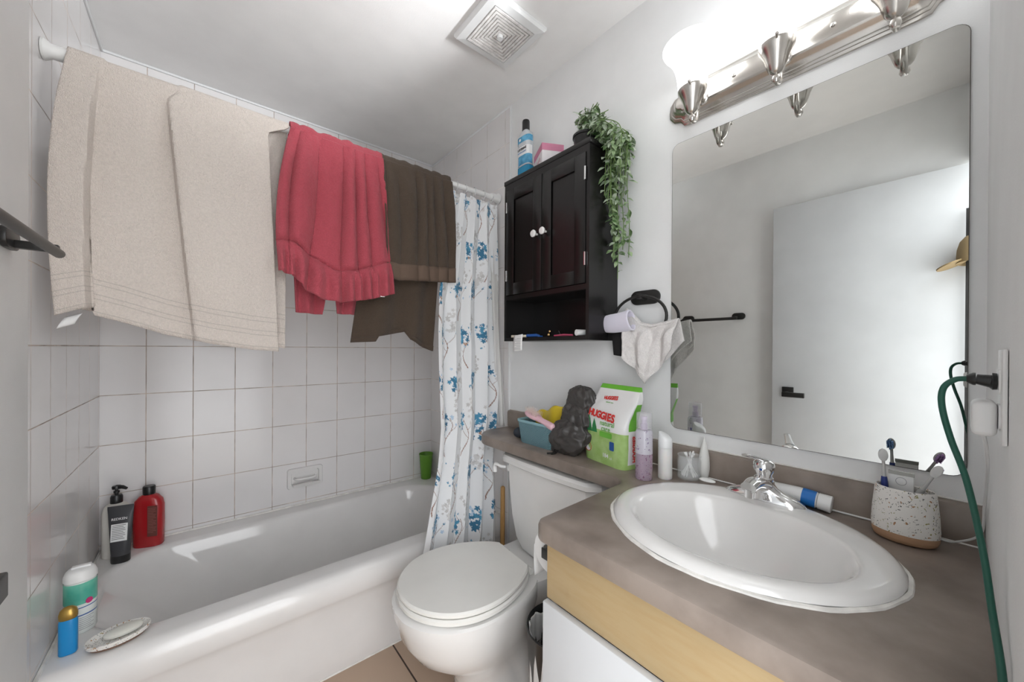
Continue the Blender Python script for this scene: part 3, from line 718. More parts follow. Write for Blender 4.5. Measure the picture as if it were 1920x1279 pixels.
# ------------------------------------------------------------------ black wall cabinet
cb = thing('wall_cabinet', 'black-brown two-door wall cabinet with open bottom shelf above the toilet', 'wall cabinet', (1.08, 1.023, 1.245))
X0, Y0, Y1, Z0, Z1 = 1.0, .795, 1.250, 1.246, 1.925
ES = M['espresso']
obj('carcass', MB().box(X0+.004, A-.001, Y0, Y0+.015, Z0, Z1).box(X0+.004, A-.001, Y1-.015, Y1, Z0, Z1).box(X0+.004, A-.001, Y0+.015, Y1-.015, Z0, Z0+.015)
    .box(X0+.004, A-.001, Y0+.015, Y1-.015, 1.418, 1.432).box(A-.008, A-.001, Y0+.015, Y1-.015, Z0+.015, Z1), ES, cb, smooth=False)
obj('top_board', MB().box(X0-.004, A-.001, Y0-.004, Y1+.004, Z1-.014, Z1+.004, .001), ES, cb)
obj('face_frame', MB().box(X0-.002, X0+.004, Y0, Y0+.013, Z0, Z1-.014).box(X0-.002, X0+.004, Y1-.013, Y1, Z0, Z1-.014).box(X0-.002, X0+.004, Y0+.013, Y1-.013, 1.886, Z1-.014).box(X0-.002, X0+.004, Y0+.013, Y1-.013, 1.420, 1.438).box(X0-.002, X0+.004, Y0+.013, Y1-.013, Z0, Z0+.014), ES, cb, smooth=False)
for (ya, yb, side) in ((Y0+.015, 1.019, 0), (1.022, Y1-.015, 1)):
    z0, z1 = 1.440, 1.884; st = .048
    db = MB()
    db.box(X0-.006, X0+.004, ya, ya+st, z0, z1, .001).box(X0-.006, X0+.004, yb-st, yb, z0, z1, .001).box(X0-.006, X0+.004, ya+st, yb-st, z1-st, z1, .001).box(X0-.006, X0+.004, ya+st, yb-st, z0, z0+st, .001)
    db.box(X0, X0+.004, ya+st-.002, yb-st+.002, z0+st-.002, z1-st+.002)
    d = obj('door', db, ES, cb)
    ky = 1.045 if side else .997
    obj('knob', MB().lathe([(.004, 0), (.004, .008), (.009, .012), (.0135, .018), (.014, .023), (.010, .027), (0, .028)], (0, 0, 0), 24, mtx=Matrix.Translation((X0-.006, ky, 1.657)) @ Matrix.Rotation(-PI/2, 4, 'Y')), M['porcelain'], d, label='round white knob')
    hy = ya+.001 if not side else yb-.001
    for hz in ((1.50, 1.545), (1.79, 1.835)):
        obj('hinge', MB().box(X0-.0075, X0-.005, hy-.0035, hy+.0035, *hz).tube([(X0-.008, hy, hz[0]), (X0-.008, hy, hz[1])], .0018, 6), M['chrome'], d)

# on top of the cabinet
ZT = Z1+.004
lb = thing('mouthwash_bottle', 'clear and blue mouthwash bottle with black cap on top of the black cabinet', 'bottle', (1.085, 1.215, ZT))
lx, ly = 1.085, 1.215
def soft(cx, cy, a, b, z, n=40, p=.6):
    out = []
    for k in range(n):
        q = 2*PI*k/n; c, s = math.cos(q), math.sin(q)
        out.append(Vector((cx+a*math.copysign(abs(c)**p, c), cy+b*math.copysign(abs(s)**p, s), z)))
    return out
prof = [(.020, .034, 0), (.023, .038, .006), (.023, .038, .070), (.020, .035, .080), (.020, .035, .165), (.023, .038, .178), (.023, .0375, .205), (.020, .032, .222), (.014, .018, .236), (.012, .013, .242)]
liq = mat('blue_mouthwash', (.05, .42, .70), .05, trans=.45, ior=1.33)
obj('bottle_body', MB().rings([soft(lx, ly, a, b, ZT+z, p=.6 if z < .23 else .9) for a, b, z in prof if z > .075]), mat('bottle_plastic', (.82, .86, .89), .08, trans=.35, ior=1.3), lb, label='clear plastic upper body')
obj('liquid', MB().rings([soft(lx, ly, a*1.0, b*1.0, ZT+z) for a, b, z in ((.020, .034, 0), (.023, .038, .006), (.023, .038, .076))]), liq, lb, label='blue liquid')
lw = mat('blue_label', (.03, .26, .50), .3, var=.3, vscale=30, col2=(.15, .50, .75))
def lab(z0, z1, m_, nm, k=1.012, half=True):
    def f(s, t):
        q = PI/2+PI*(-.02+1.04*s); c, sn = math.cos(q), math.sin(q); zz = z0+(z1-z0)*t
        a, b = .0212*k, .0360*k
        if z0 > .175 or z1 < .075: a, b = .0233*k, .0385*k
        return Vector((lx+a*math.copysign(abs(c)**.6, c), ly+b*math.copysign(abs(sn)**.6, sn), ZT+zz))
    return obj(nm, sheet(f, 30, 2), m_, lb)
lab(.085, .125, lw, 'front_label'); lab(.125, .163, M['white_ink'], 'front_label', label_ := 1.013) if False else lab(.125, .163, M['white_ink'], 'front_label')
lab(.180, .206, lw, 'neck_label')
text('LISTERINE', .0135, M['ink'], lb, NX((lx-.0224, ly+.001, ZT+.152)), bold=.0004, sx=.92)
text('ULTRACLEAN', .0085, mat('blue_ink', (.03, .18, .45), .5), lb, NX((lx-.0224, ly+.001, ZT+.138)), sx=1)
text('COOL MINT', .005, M['white_ink'], lb, NX((lx-.0224, ly+.001, ZT+.100))) if False else None
obj('emblem', MB().lathe([(0, 0), (.006, 0), (.006, .0006), (0, .0006)], (0, 0, 0), 20, mtx=Matrix.Translation((lx-.0238, ly+.012, ZT+.193)) @ Matrix.Rotation(-PI/2, 4, 'Y')), M['white_ink'], lb)
obj('cap', MB().lathe([(.0, .238), (.0165, .238), (.0165, .276), (.015, .282), (0, .283)], (lx, ly, ZT), 28), M['plastic_k'], lb, label='black cap')

bxm = thing('tissue_box', 'pink and white cardboard box on top of the black cabinet beside the mouthwash', 'box', (1.09, 1.08, ZT))
rm = rotz((1.10, 1.085, 0), math.radians(-28))
obj('carton', MB().box(1.052, 1.142, 1.030, 1.150, ZT, ZT+.105, .0015, mtx=rm), mat('white_card', (.80, .76, .77), .6), bxm)
obj('pink_band', MB().box(1.0513, 1.1427, 1.0293, 1.1507, ZT+.076, ZT+.1035, mtx=rm), mat('pink_card', (.66, .25, .37), .6), bxm, label='pink band')
for k in range(3):
    obj('print_mark', MB().lathe([(0, 0), (.0055, 0), (.0055, .0006), (0, .0006)], (0, 0, 0), 14, mtx=rm @ Matrix.Translation((1.052, 1.062+k*.018, ZT+.050)) @ Matrix.Rotation(-PI/2, 4, 'Y') @ Matrix.Diagonal((1.6, .8, 1, 1))), mat('pink_print', (.6, .3, .36), .6), bxm)

# plant
pl = thing('trailing_plant', 'artificial trailing vine in a black pot at the corner of the black cabinet top', 'plant', (1.085, .885, ZT))
obj('pot', MB().lathe([(0, 0), (.036, 0), (.044, .062), (.047, .064), (.047, .072), (.042, .072), (.040, .060), (0, .058)], (1.085, .885, ZT), 28), M['plastic_k'], pl)
lm = mat('variegated_leaf', (.10, .26, .05), .45, var=.5, vscale=45, col2=(.40, .52, .30))
lm2 = mat('pale_leaf', (.30, .42, .25), .5, var=.3, vscale=60, col2=(.58, .66, .52))
stm = mat('vine_stem', (.16, .25, .08), .6)
lf = [bmesh.new(), bmesh.new()]; st_ = MB()
r = random.Random(5)
def leaf(b, p, d, up, L_, W_):
    d = d.normalized(); s = d.cross(up)
    if s.length < .05: s = d.cross(Vector((1, 0, 0)))
    s.normalize(); n = s.cross(d)
    row = []
    for q, w_ in ((0, .02), (.15, .5), (.38, 1), (.62, .85), (.82, .45), (1, .02)):
        c = p+d*(L_*q)-n*(L_*.35*q*q)
        row.append((b.verts.new(c+s*W_*w_+n*.12*W_*w_), b.verts.new(c-n*.0*W_), b.verts.new(c-s*W_*w_+n*.12*W_*w_)))
    for a, c in zip(row, row[1:]):
        b.faces.new((a[0], a[1], c[1], c[0])); b.faces.new((a[1], a[2], c[2], c[1]))
def rv(): return Vector((r.gauss(0, 1), r.gauss(0, 1), r.gauss(0, 1)))
def vine(pts, n, L_, pale, jit=.006, w_=.0014):
    sp = spline(pts, 10); st_.tube(sp, w_, 5)
    for k in range(n):
        i = int((len(sp)-2)*(k+r.random())/n); p = sp[i]+rv()*jit*.3
        d = rv(); d.z = d.z*.5-.5; d.x -= .3
        leaf(lf[1] if r.random() < pale else lf[0], p, d, Vector((-.5, -.4, .8)), L_*r.uniform(.7, 1.2), L_*r.uniform(.20, .30))
top = Vector((1.085, .885, ZT+.068))
for k in range(44):
    a = r.uniform(0, 2*PI); rr_ = r.uniform(.03, .10)
    e = top+Vector((rr_*math.cos(a)*.55, rr_*math.sin(a)*.85-.03, r.uniform(.03, .088)))
    e.x = min(e.x, A-.02)
    vine([top+Vector((r.gauss(0, .01), r.gauss(0, .01), -.01)), (top+e)/2+Vector((0, 0, .02)), e], 7, .030, .65)
for k in range(30):                      # spilling over the corner
    y_ = r.uniform(.712, .782); x_ = r.uniform(1.04, 1.13); zb = r.uniform(1.70, 1.95)
    vine([top+Vector((0, -.02, 0)), (x_, .80, ZT+.075), (x_, y_, ZT+.02), (x_+r.gauss(0, .005), y_, (zb+ZT)/2), (x_, y_+r.gauss(0, .006), zb)], 15, .032, .45)
for xs, ys, zb, n in ((1.09, .772, 1.62, 36), (1.10, .768, 1.57, 40), (1.105, .758, 1.50, 40), (1.115, .745, 1.56, 36), (1.11, .762, 1.46, 40), (1.12, .725, 1.53, 32), (1.10, .774, 1.52, 30)):
    vine([top+Vector((.01, -.03, 0)), (xs, .795, ZT+.07), (xs, ys, ZT-.02), (xs+.004, ys+.008, ZT-.15), (xs, ys-.004, (zb+1.75)/2), (xs+.003, ys, zb)], n, .030, .12)
fo = obj('foliage', lf[0], lm, pl); fo2 = obj('pale_foliage', lf[1], lm2, pl); obj('stems', st_, stm, pl)

# small items on the open shelf
ZS = Z0+.015
def item(name, label, cat, mb, m, grp=None, **k):
    o = obj(name, mb, m, **k); return tag(o, label, cat, grp)
item('cream_comb', 'cream plastic comb lying at the left end of the open cabinet shelf', 'comb', MB().box(.999, 1.016, 1.115, 1.205, ZS, ZS+.010, .002), mat('cream', (.72, .66, .54), .5))
item('blue_razor', 'blue plastic razor handle on the open cabinet shelf beside the cream comb', 'razor', MB().tube([(1.005, 1.110, ZS+.006), (1.008, 1.06, ZS+.007), (1.01, 1.045, ZS+.005)], [.0065, .0065, .004], 10).box(1.0, 1.014, 1.030, 1.045, ZS, ZS+.005, .001), M['blue'])
item('gold_hair_clip', 'tiny gold hair clip on the open cabinet shelf', 'hair clip', MB().ball((1.015, .998, ZS+.007), .007).ball((1.012, .990, ZS+.020), .0055).tube([(1.015, .998, ZS+.005), (1.012, .990, ZS+.022)], .002, 6), mat('gold', (.65, .45, .2), .25, metal=1))
item('pink_tweezers', 'pink metal tweezers on the open cabinet shelf', 'tweezers', MB().tube([(1.01, .965, ZS+.003), (1.012, .92, ZS+.006), (1.015, .88, ZS+.004)], .003, 8).tube([(1.018, .965, ZS+.003), (1.016, .92, ZS+.003), (1.016, .88, ZS+.003)], .003, 8), mat('pink_metal', (.5, .08, .15), .3))
item('nail_file', 'thin steel nail file leaning on the open cabinet shelf', 'nail file', MB().box(-.012, .012, -.0012, .0012, -.0004, .0004, mtx=Matrix.Translation((1.02, .945, ZS+.011)) @ Matrix.Rotation(math.radians(60), 4, 'X') @ Matrix.Rotation(PI/2, 4, 'Z')), M['chrome'])
item('white_tube_cap', 'small white round-ended tube lying at the right end of the open cabinet shelf', 'tube', MB().tube([(1.002, .852, ZS+.0115), (1.06, .835, ZS+.0115)], .011, 18), M['plastic_w'])
rc = thing('paper_tag', 'small white printed care tag hanging from the open cabinet shelf', 'tag', (.995, 1.14, 1.26))
obj('tag_sheet', sheet(lambda s, t: Vector((.9945-.002*math.sin(t*3)-.004*t, 1.180-.055*s+.0*t, 1.268-.066*t+.006*s)), 4, 8), M['paper'], rc, solid=.0006)
for k in range(9): obj('print_line', MB().box(.9902-.0002*k, .9908-.0002*k, 1.132, 1.132+.038*(1 if k % 3 else .7), 1.256-.0055*k, 1.2573-.0055*k), M['grey_ink'], rc, smooth=False)

# ------------------------------------------------------------------ towel ring
tr = thing('towel_ring', 'black towel ring on the wall between cabinet and mirror', 'towel ring', (A, .68, 1.39))
obj('mount_plate', MB().prism(rrect(.628, .736, 1.368, 1.416, .0235), 'X', A-.010, A-.0005, .002), M['black'], tr)
obj('ring_post', MB().box(A-.050, A-.008, .672, .690, 1.384, 1.400, .002), M['black'], tr)
RX = A-.045
rp = [(RX, .68+.095*math.cos(q), 1.322+.070*math.sin(q)) for q in [2*PI*k/48+PI/2 for k in range(49)]]
obj('ring', MB().tube(rp, .0048, 10, cap=False), M['black'], tr)
# washcloth: one corner hangs down
def wc(s, t):
    a = s*2-1
    ang = a*1.0
    yb = .637+.091*a
    top_z = 1.322-.056*math.sqrt(max(0, 1-(min(1, abs(a))*.98)**2))
    top_z = interp([(-1, 1.300), (-.5, 1.292), (0, 1.285), (.4, 1.295), (.75, 1.325), (1, 1.345)], a)
    L_ = interp([(-1, 1.215), (-.5, 1.160), (0, 1.107), (.35, 1.140), (.7, 1.160), (1, 1.185)], a)
    z = top_z+(L_-top_z)*t
    y = yb-.006*t*a
    fold = .010*math.sin(a*6+1.5*t)+.004*math.sin(a*13-2*t)
    x = RX-.008-.022*sm(0, .5, t)-fold*sm(0, .3, t)-.004*nz(s*8, t*8, 3)
    return Vector((x, y, z))
o = obj('washcloth', sheet(wc, 60, 60), M['washcloth'], solid=.006); tag(o, 'white terry washcloth with one corner hanging down from the black ring', 'washcloth')
def wc2(s, t):
    a = s*2-1; p = wc(s, 0)
    arc = PI*min(1, t/.25); 
    if t < .25: return Vector((RX+.009*-math.cos(arc)*1.0, p.y, p.z+.009*math.sin(arc)))
    q = (t-.25)/.75
    return Vector((RX+.010+.012*q+.006*math.sin(a*8)*q, p.y+.01*a*q, p.z-(.10+.05*math.sin(a*2+1))*q))
obj('rear_fold', sheet(wc2, 50, 30), M['washcloth'], o, solid=.006)
# lilac cosmetic headband and black cloth on the left of the ring
hb = []
for k in range(41):
    q = 2*PI*k/40
    hb.append((math.cos(q), math.sin(q)))
def hbf(s, t):
    q = 2*PI*t
    y0 = interp([(0, .815), (.3, .79), (.6, .735), (1, .690)], s)
    rx_, rz = .012+.012*s, interp([(0, .022), (.4, .030), (1, .032)], s)
    cx_, cz = RX-.018-.012*s, interp([(0, 1.300), (.5, 1.305), (1, 1.312)], s)
    return Vector((cx_+rx_*math.cos(q), y0+.006*math.sin(q), cz+rz*math.sin(q)))
o = obj('spa_headband', sheet(hbf, 24, 40), M['lilac'], solid=.005); tag(o, 'pale lilac fleece spa headband folded over the black towel ring', 'headband')
def bc(s, t):
    y = .790-.085*s; z = 1.300-.105*t-.010*s*t
    return Vector((RX+.002-.006*math.sin(s*6)*t-.004*t, y-.01*t*(1-s)*1.5, z))
o = obj('black_cloth', sheet(bc, 24, 24), mat('black_fabric', (.012, .011, .011), .9, bump=.2, bscale=500), solid=.006); tag(o, 'black folded cloth hanging from the towel ring behind the lilac headband', 'cloth')

# towel bar on the left wall
tb = thing('towel_bar', 'black towel bar on the left wall, its far end in front of the beige towel', 'towel bar', (XL, 1.05, 1.42))
for y in (1.215, .90):
    obj('mount_plate', MB().prism(rrect(y-.048, y+.028, 1.407, 1.449, .020), 'X', XL+.0005, XL+.011, .002), M['black'], tb)
    obj('bracket_arm', MB().box(XL+.01, XL+.068, y-.008, y+.008, 1.411, 1.427, .002), M['black'], tb)
obj('bar', MB().tube([(XL+.064, 1.232, 1.412), (XL+.064, .88, 1.412)], .0095, 16), M['black'], tb)

# cap on a black post behind the door, seen only in the mirror
rk = item('coat_rack_post', 'slim black rack post by the door hinge, seen in the mirror', 'rack', MB().box(-.212, -.202, -.034, -.020, .0, 1.83), M['black'])
hk = MB()
for z in (1.70, 1.73, 1.76, 1.79): hk.box(-.214, -.16, -.034, -.031, z, z+.003)
for x in (-.21, -.19, -.17): hk.box(x, x+.003, -.034, -.031, 1.70, 1.793)
obj('wire_grid', hk, M['black'], rk)
cp = thing('baseball_cap', 'tan baseball cap with white embroidered letters hanging by the door, seen in the mirror', 'cap', (-.19, -.03, 1.6))
khaki = mat('khaki_cotton', (.34, .25, .13), .9, bump=.2, bscale=600)
cm = Matrix.Translation((-.15, -.045, 1.585))
obj('crown', MB().rings([[Vector((.085*k_*math.cos(q), .052*k_*math.sin(q), z)) for q in [2*PI*i/32 for i in range(32)]] for k_, z in ((1, 0), (1.0, .03), (.96, .06), (.82, .09), (.55, .11), (.2, .12), (.02, .122))], (False, True), mtx=cm), khaki, cp)
obj('brim', MB().rings([[Vector((.078*math.cos(q)*w_, .03+ .055*(1+math.sin(q))*w_*.8-.01, z-.018*math.sin(q))) for q in [2*PI*i/32 for i in range(32)]] for w_, z in ((1, .002), (.98, -.003))], mtx=cm), khaki, cp)
text('AB', .05, M['white_ink'], cp, Matrix.Translation((-.15, -.045+.055, 1.625)) @ Matrix.Rotation(PI, 4, 'Z') @ Matrix.Rotation(PI/2, 4, 'X'), name='embroidery')
# ------------------------------------------------------------------ toilet
tl = thing('toilet', 'white toilet with closed lid between bathtub and vanity', 'toilet', (.80, 1.05, 0))
PO = M['porcelain']
TC = Vector((.905, 1.075, 0)); TA = math.radians(-5)
tm = Matrix.Translation(TC) @ Matrix.Rotation(TA, 4, 'Z')      # local: -x towards the bowl front, hinge at x=0
EG = spline([(0, .100, 0), (-.035, .131, 0), (-.10, .166, 0), (-.18, .189, 0), (-.26, .190, 0), (-.33, .166, 0), (-.385, .120, 0), (-.420, .060, 0), (-.430, 0, 0)], 5)
def egg(L0, Wd, z, x0=0, back=.10):
    out = []
    for p in EG: 
        w_ = p.y/.19; f = max(0, 1+p.x/.15)
        out.append((x0+p.x*L0/.43, w_*Wd+(back-.1*Wd/.19)*f))
    out += [(a, -b) for a, b in out[::-1] if b > 1e-4]
    return [tm @ Vector((a, b, z)) for a, b in out]
lidr = [egg(.425, .190, .424, back=.095), egg(.432, .194, .428, back=.098, x0=.003), egg(.432, .194, .436, back=.098, x0=.003), egg(.424, .189, .441, back=.094), egg(.30, .13, .443, back=.07, x0=-.05)]
obj('lid', MB().rings(lidr), M['lid'], tl, label='closed off-white plastic lid')
obj('seat', MB().rings([egg(.425, .191, .402, back=.10), egg(.434, .196, .406, back=.102, x0=.003), egg(.434, .196, .416, back=.102, x0=.003), egg(.425, .191, .421, back=.10)]), M['lid'], tl)
for s_ in (-1, 1):
    obj('hinge', MB().tube([tm @ Vector((.012, s_*.075-.025, .416)), tm @ Vector((.012, s_*.075+.025, .416))], .011, 14), M['lid'], tl)
br = [egg(.455, .200, .398, back=.125, x0=.02), egg(.465, .205, .392, back=.13, x0=.02), egg(.465, .205, .372, back=.13, x0=.02), egg(.455, .200, .340, back=.128, x0=.02), egg(.43, .188, .29, back=.12, x0=.01), egg(.385, .165, .235, back=.11, x0=.0),
      egg(.335, .138, .185, back=.10, x0=.01), egg(.300, .115, .140, back=.095, x0=.03), egg(.290, .104, .09, back=.095, x0=.05), egg(.300, .106, .04, back=.10, x0=.07), egg(.315, .112, .0, back=.105, x0=.08)]
body = MB().rings(br)
obj('bowl', body, PO, tl)
# rear deck carrying the tank and skirt down to the floor
def dk(x0, x1, w0, w1, z):
    P = [(x0, -w0), (x1-.02, -w1), (x1, -w1+.02), (x1, w1-.02), (x1-.02, w1), (x0, w0)]
    return [tm @ Vector((x, y, z)) for x, y in P]
obj('rear_deck', MB().rings([dk(-.02, .20, .118, .125, .30), dk(-.03, .22, .128, .150, .335), dk(-.03, .225, .132, .155, .38), dk(-.03, .22, .130, .152, .394)]), PO, tl)
obj('trapway', MB().rings([dk(.0, .20, .09, .08, .0), dk(.0, .19, .085, .07, .05), dk(-.02, .17, .07, .05, .12), dk(-.03, .18, .07, .06, .22), dk(-.03, .20, .10, .10, .31)]), PO, tl)
for s_ in (-1, 1): obj('bolt_cap', MB().lathe([(.016, 0), (.015, .014), (.010, .022), (0, .024)], tm @ Vector((.10, s_*.105, .0)), 20), M['plastic_w'], tl)
# tank
ty0, ty1 = .735, 1.222; tx0, tx1 = .950, 1.140
def tk(a, b, c, d, z, bow=.016, r=.03, n=14):
    P = []
    for k in range(n+1):
        q = k/n; y = c+(d-c)*q; x = a+bow*(2*q-1)**2+(.03*(max(0, abs(2*q-1)-.88)/.12)**2)
        P.append(Vector((x, y, z)))
    P += [Vector((b, d, z)), Vector((b, c, z))]
    return P
obj('tank', MB().rings([tk(tx0+.055, tx1-.005, ty0+.115, ty1-.115, .398), tk(tx0+.035, tx1, ty0+.075, ty1-.075, .408), tk(tx0+.026, tx1, ty0+.045, ty1-.045, .45), tk(tx0+.016, tx1, ty0+.026, ty1-.026, .54), tk(tx0+.008, tx1, ty0+.014, ty1-.014, .68), tk(tx0+.006, tx1, ty0+.011, ty1-.011, .748)]), PO, tl)
obj('tank_lid', MB().rings([tk(tx0-.002, tx1+.002, ty0+.003, ty1-.003, .748), tk(tx0-.010, tx1+.004, ty0-.006, ty1+.006, .754), tk(tx0-.012, tx1+.004, ty0-.008, ty1+.008, .770), tk(tx0-.006, tx1+.002, ty0-.002, ty1+.002, .780), tk(tx0+.01, tx1-.01, ty0+.012, ty1-.012, .784)]), PO, tl)
obj('flush_lever', MB().lathe([(.0, 0), (.013, 0), (.013, .008), (0, .010)], (0, 0, 0), 20, mtx=Matrix.Translation((tx0+.030, ty1-.040, .722)) @ Matrix.Rotation(-PI/2, 4, 'Y'))
    .tube(spline([(tx0+.012, ty1-.030, .728), (tx0-.006, ty1-.022, .732), (tx0-.008, ty1+.004, .735), (tx0-.008, ty1+.014, .722), (tx0-.008, ty1+.012, .700)], 6), [.006]*10+[.0085]*15, 10), M['plastic_w'], tl)

# plunger behind the tank
pg = thing('plunger', 'wooden-handled plunger standing behind the toilet tank by the wall', 'plunger', (1.11, 1.335, 0))
obj('handle', MB().tube([(1.093, 1.372, .09), (1.093, 1.372, .555)], .011, 14).ball((1.093, 1.372, .555), .011), M['brush_wood'], pg)
obj('rubber_cup', MB().lathe([(.045, 0), (.047, .008), (.044, .035), (.028, .065), (.014, .075), (.014, .10), (0, .10)], (1.093, 1.358, 0), 28), M['plastic_k'], pg)

# toilet roll on the vanity side
tp = thing('toilet_paper_roll', 'toilet paper roll hanging on the side of the vanity cabinet', 'toilet roll', (.75, .69, .68))
rx_, ry_, rz_ = .70, .684, .680
cyl = MB(); rg = []
for r_, xx in ((.021, rx_), (.053, rx_), (.055, rx_+.002), (.055, rx_+.098), (.053, rx_+.1), (.021, rx_+.1), (.021, rx_)):
    rg.append([Vector((xx, ry_+r_*math.cos(2*PI*k/40), rz_+r_*math.sin(2*PI*k/40))) for k in range(40)])
obj('roll', cyl.rings(rg, (False, False)), M['paper'], tp)
obj('loose_sheet', sheet(lambda s, t: Vector((rx_+.001+.098*s, ry_+.0555+.002*math.sin(t*4), rz_-.085*t)), 6, 10), M['paper'], tp, solid=.0008)
th_ = thing('roll_holder', 'black spring holder carrying the toilet paper roll', 'paper holder', (.75, .62, .68))
obj('spindle', MB().tube([(rx_-.012, ry_, rz_), (rx_+.112, ry_, rz_)], .0125, 16), M['plastic_k'], th_)
for x_ in (rx_-.014, rx_+.108): obj('holder_arm', MB().box(x_, x_+.006, .6115, ry_+.014, rz_-.014, rz_+.014, .002), M['plastic_k'], th_)

# bin
bn = thing('waste_bin', 'black round waste bin with white liner between toilet and vanity', 'waste bin', (.835, .760, 0))
obj('bin_body', MB().lathe([(0, .003), (.085, 0), (.088, .004), (.105, .375), (.108, .38), (.105, .384), (.101, .375), (.084, .012), (0, .012)], (.838, .762, 0), 48), M['plastic_k'], bn)
def lin(s, t):
    q = 2*PI*s; rr_ = .0985+.003*math.sin(q*2+1)
    z = .375+.012*math.sin(q*3+.5)+.006*math.sin(q*8)-(1-t)*.17
    w_ = .002*math.sin(q*19)
    return Vector((.838+(rr_+w_)*math.cos(q), .762+(rr_+w_)*math.sin(q), z))
obj('bin_liner', sheet(lin, 90, 20), M['paper'], bn, solid=.0006, label='crumpled white bin liner')
obj('bin_sticker', sheet(lambda s, t: Vector((.838+(.0895+.016*t*1.0)*math.cos(PI+.75+.5*s), .762+(.0895+.016*t)*math.sin(PI+.75+.5*s), .03+.24*t)), 8, 4), M['paper'], bn, solid=.0006)
hr = MB()
rr2 = random.Random(3)
for k in range(60):
    c = Vector((.838+rr2.gauss(0, .03), .762+rr2.gauss(0, .03), .275+rr2.uniform(0, .03)))
    hr.tube([c+Vector((.03*math.cos(q+k), .03*math.sin(q+k), .008*math.sin(2*q+k))) for q in [i*.5 for i in range(9)]], .0007, 4)
ho = obj('hair_clump', hr, mat('dark_hair', (.06, .04, .03), .6)); tag(ho, 'clump of dark brown hair lying in the waste bin', 'hair'); ho['kind'] = 'stuff'

# ------------------------------------------------------------------ things on the counter shelf
ZP = ZC+.0005
bk = thing('storage_basket', 'small teal woven plastic basket on the shelf over the toilet', 'basket', (1.03, 1.04, ZP))
def bkr(k, z, n=40):
    return [Vector((x, y, z)) for x, y in rrect(1.037-.055*k, 1.037+.055*k, 1.045-.103*k, 1.045+.103*k, .022, 8)]
mw = mat('teal_plastic', (.20, .37, .42), .5)
nt = mw.node_tree; tcx = nt.nodes.new('ShaderNodeTexCoord'); bb = nt.nodes['Principled BSDF']
sp_ = nt.nodes.new('ShaderNodeSeparateXYZ'); nt.links.new(tcx.outputs['Object'], sp_.inputs[0])
def mth(op, a, b=None):
    n_ = nt.nodes.new('ShaderNodeMath'); n_.operation = op
    for i, v_ in enumerate((a, b)):
        if v_ is None: continue
        if isinstance(v_, (int, float)): n_.inputs[i].default_value = v_
        else: nt.links.new(v_, n_.inputs[i])
    return n_.outputs[0]
sx_ = mth('ADD', sp_.outputs['X'], sp_.outputs['Y'])
hgt = mth('MULTIPLY', mth('SINE', mth('MULTIPLY', sx_, 1100)), mth('SINE', mth('ADD', mth('MULTIPLY', sp_.outputs['Z'], 900), mth('SINE', mth('MULTIPLY', sx_, 550)))))
bpn = nt.nodes.new('ShaderNodeBump'); bpn.inputs['Distance'].default_value = .002; bpn.inputs['Strength'].default_value = 1; nt.links.new(hgt, bpn.inputs['Height']); nt.links.new(bpn.outputs['Normal'], bb.inputs['Normal'])
obj('basket_body', MB().rings([bkr(.86, ZP), bkr(.90, ZP+.006), bkr(1.0, ZP+.083), bkr(.97, ZP+.083), bkr(.87, ZP+.010)], (True, True)), mw, bk)
obj('basket_rim', MB().rings([bkr(1.0, ZP+.082), bkr(1.035, ZP+.084), bkr(1.035, ZP+.092), bkr(1.0, ZP+.093), bkr(.965, ZP+.090), bkr(.965, ZP+.083)], (False, False)), mat('teal_rim', (.26, .45, .50), .45), bk)

hbz = thing('hair_brush', 'pale pink plastic hair brush resting in the teal basket', 'hair brush', (1.0, 1.05, ZP+.09))
bm_ = Matrix.Translation((.998, 1.035, ZP+.106)) @ Matrix.Rotation(math.radians(-98), 4, 'Z') @ Matrix.Rotation(math.radians(12), 4, 'Y')
pk = mat('pink_plastic', (.78, .50, .56), .35)
obj('brush_head', MB().rings([soft(-.035, 0, .045*k_, .024*k_, z, p=.8) for k_, z in ((.9, -.006), (1, -.002), (1, .004), (.9, .008))], mtx=bm_), pk, hbz)
obj('brush_handle', MB().tube([(0, 0, 0), (.03, 0, .001), (.06, 0, .002), (.085, 0, .002)], [.013, .011, .013, .0135], 14, mtx=bm_).ball((.085, 0, .002), .0135, mtx=bm_), pk, hbz)
br_ = MB()
for i in range(9):
    for j in range(5): br_.tube([(-.07+i*.0085, -.016+.008*j, .006), (-.071+i*.0087, -.018+.009*j, .026)], .0008, 4, mtx=bm_)
bo = obj('bristles', br_, mat('cream_bristle', (.75, .62, .55), .5), hbz)

yp = thing('yellow_packet', 'yellow plastic packet sticking out of the teal basket', 'packet', (1.06, 1.04, ZP+.10))
def ypf(s, t): return Vector((1.055+.012*t+.006*math.sin(s*7), 1.115-.145*s, ZP+.030+.085*t+.045*s*t+.006*math.sin(s*11)))
obj('wrapper', sheet(ypf, 20, 12), mat('yellow_film', (.66, .50, .03), .3, bump=.4, bscale=40), yp, solid=.004)
obj('bear_button', MB().lathe([(0, 0), (.005, 0), (.004, .002), (0, .0025)], (0, 0, 0), 14, mtx=Matrix.Translation((1.061, 1.02, ZP+.122)) @ Matrix.Rotation(-PI/2, 4, 'Y')), mat('dark_yellow', (.35, .25, .02), .5), yp)

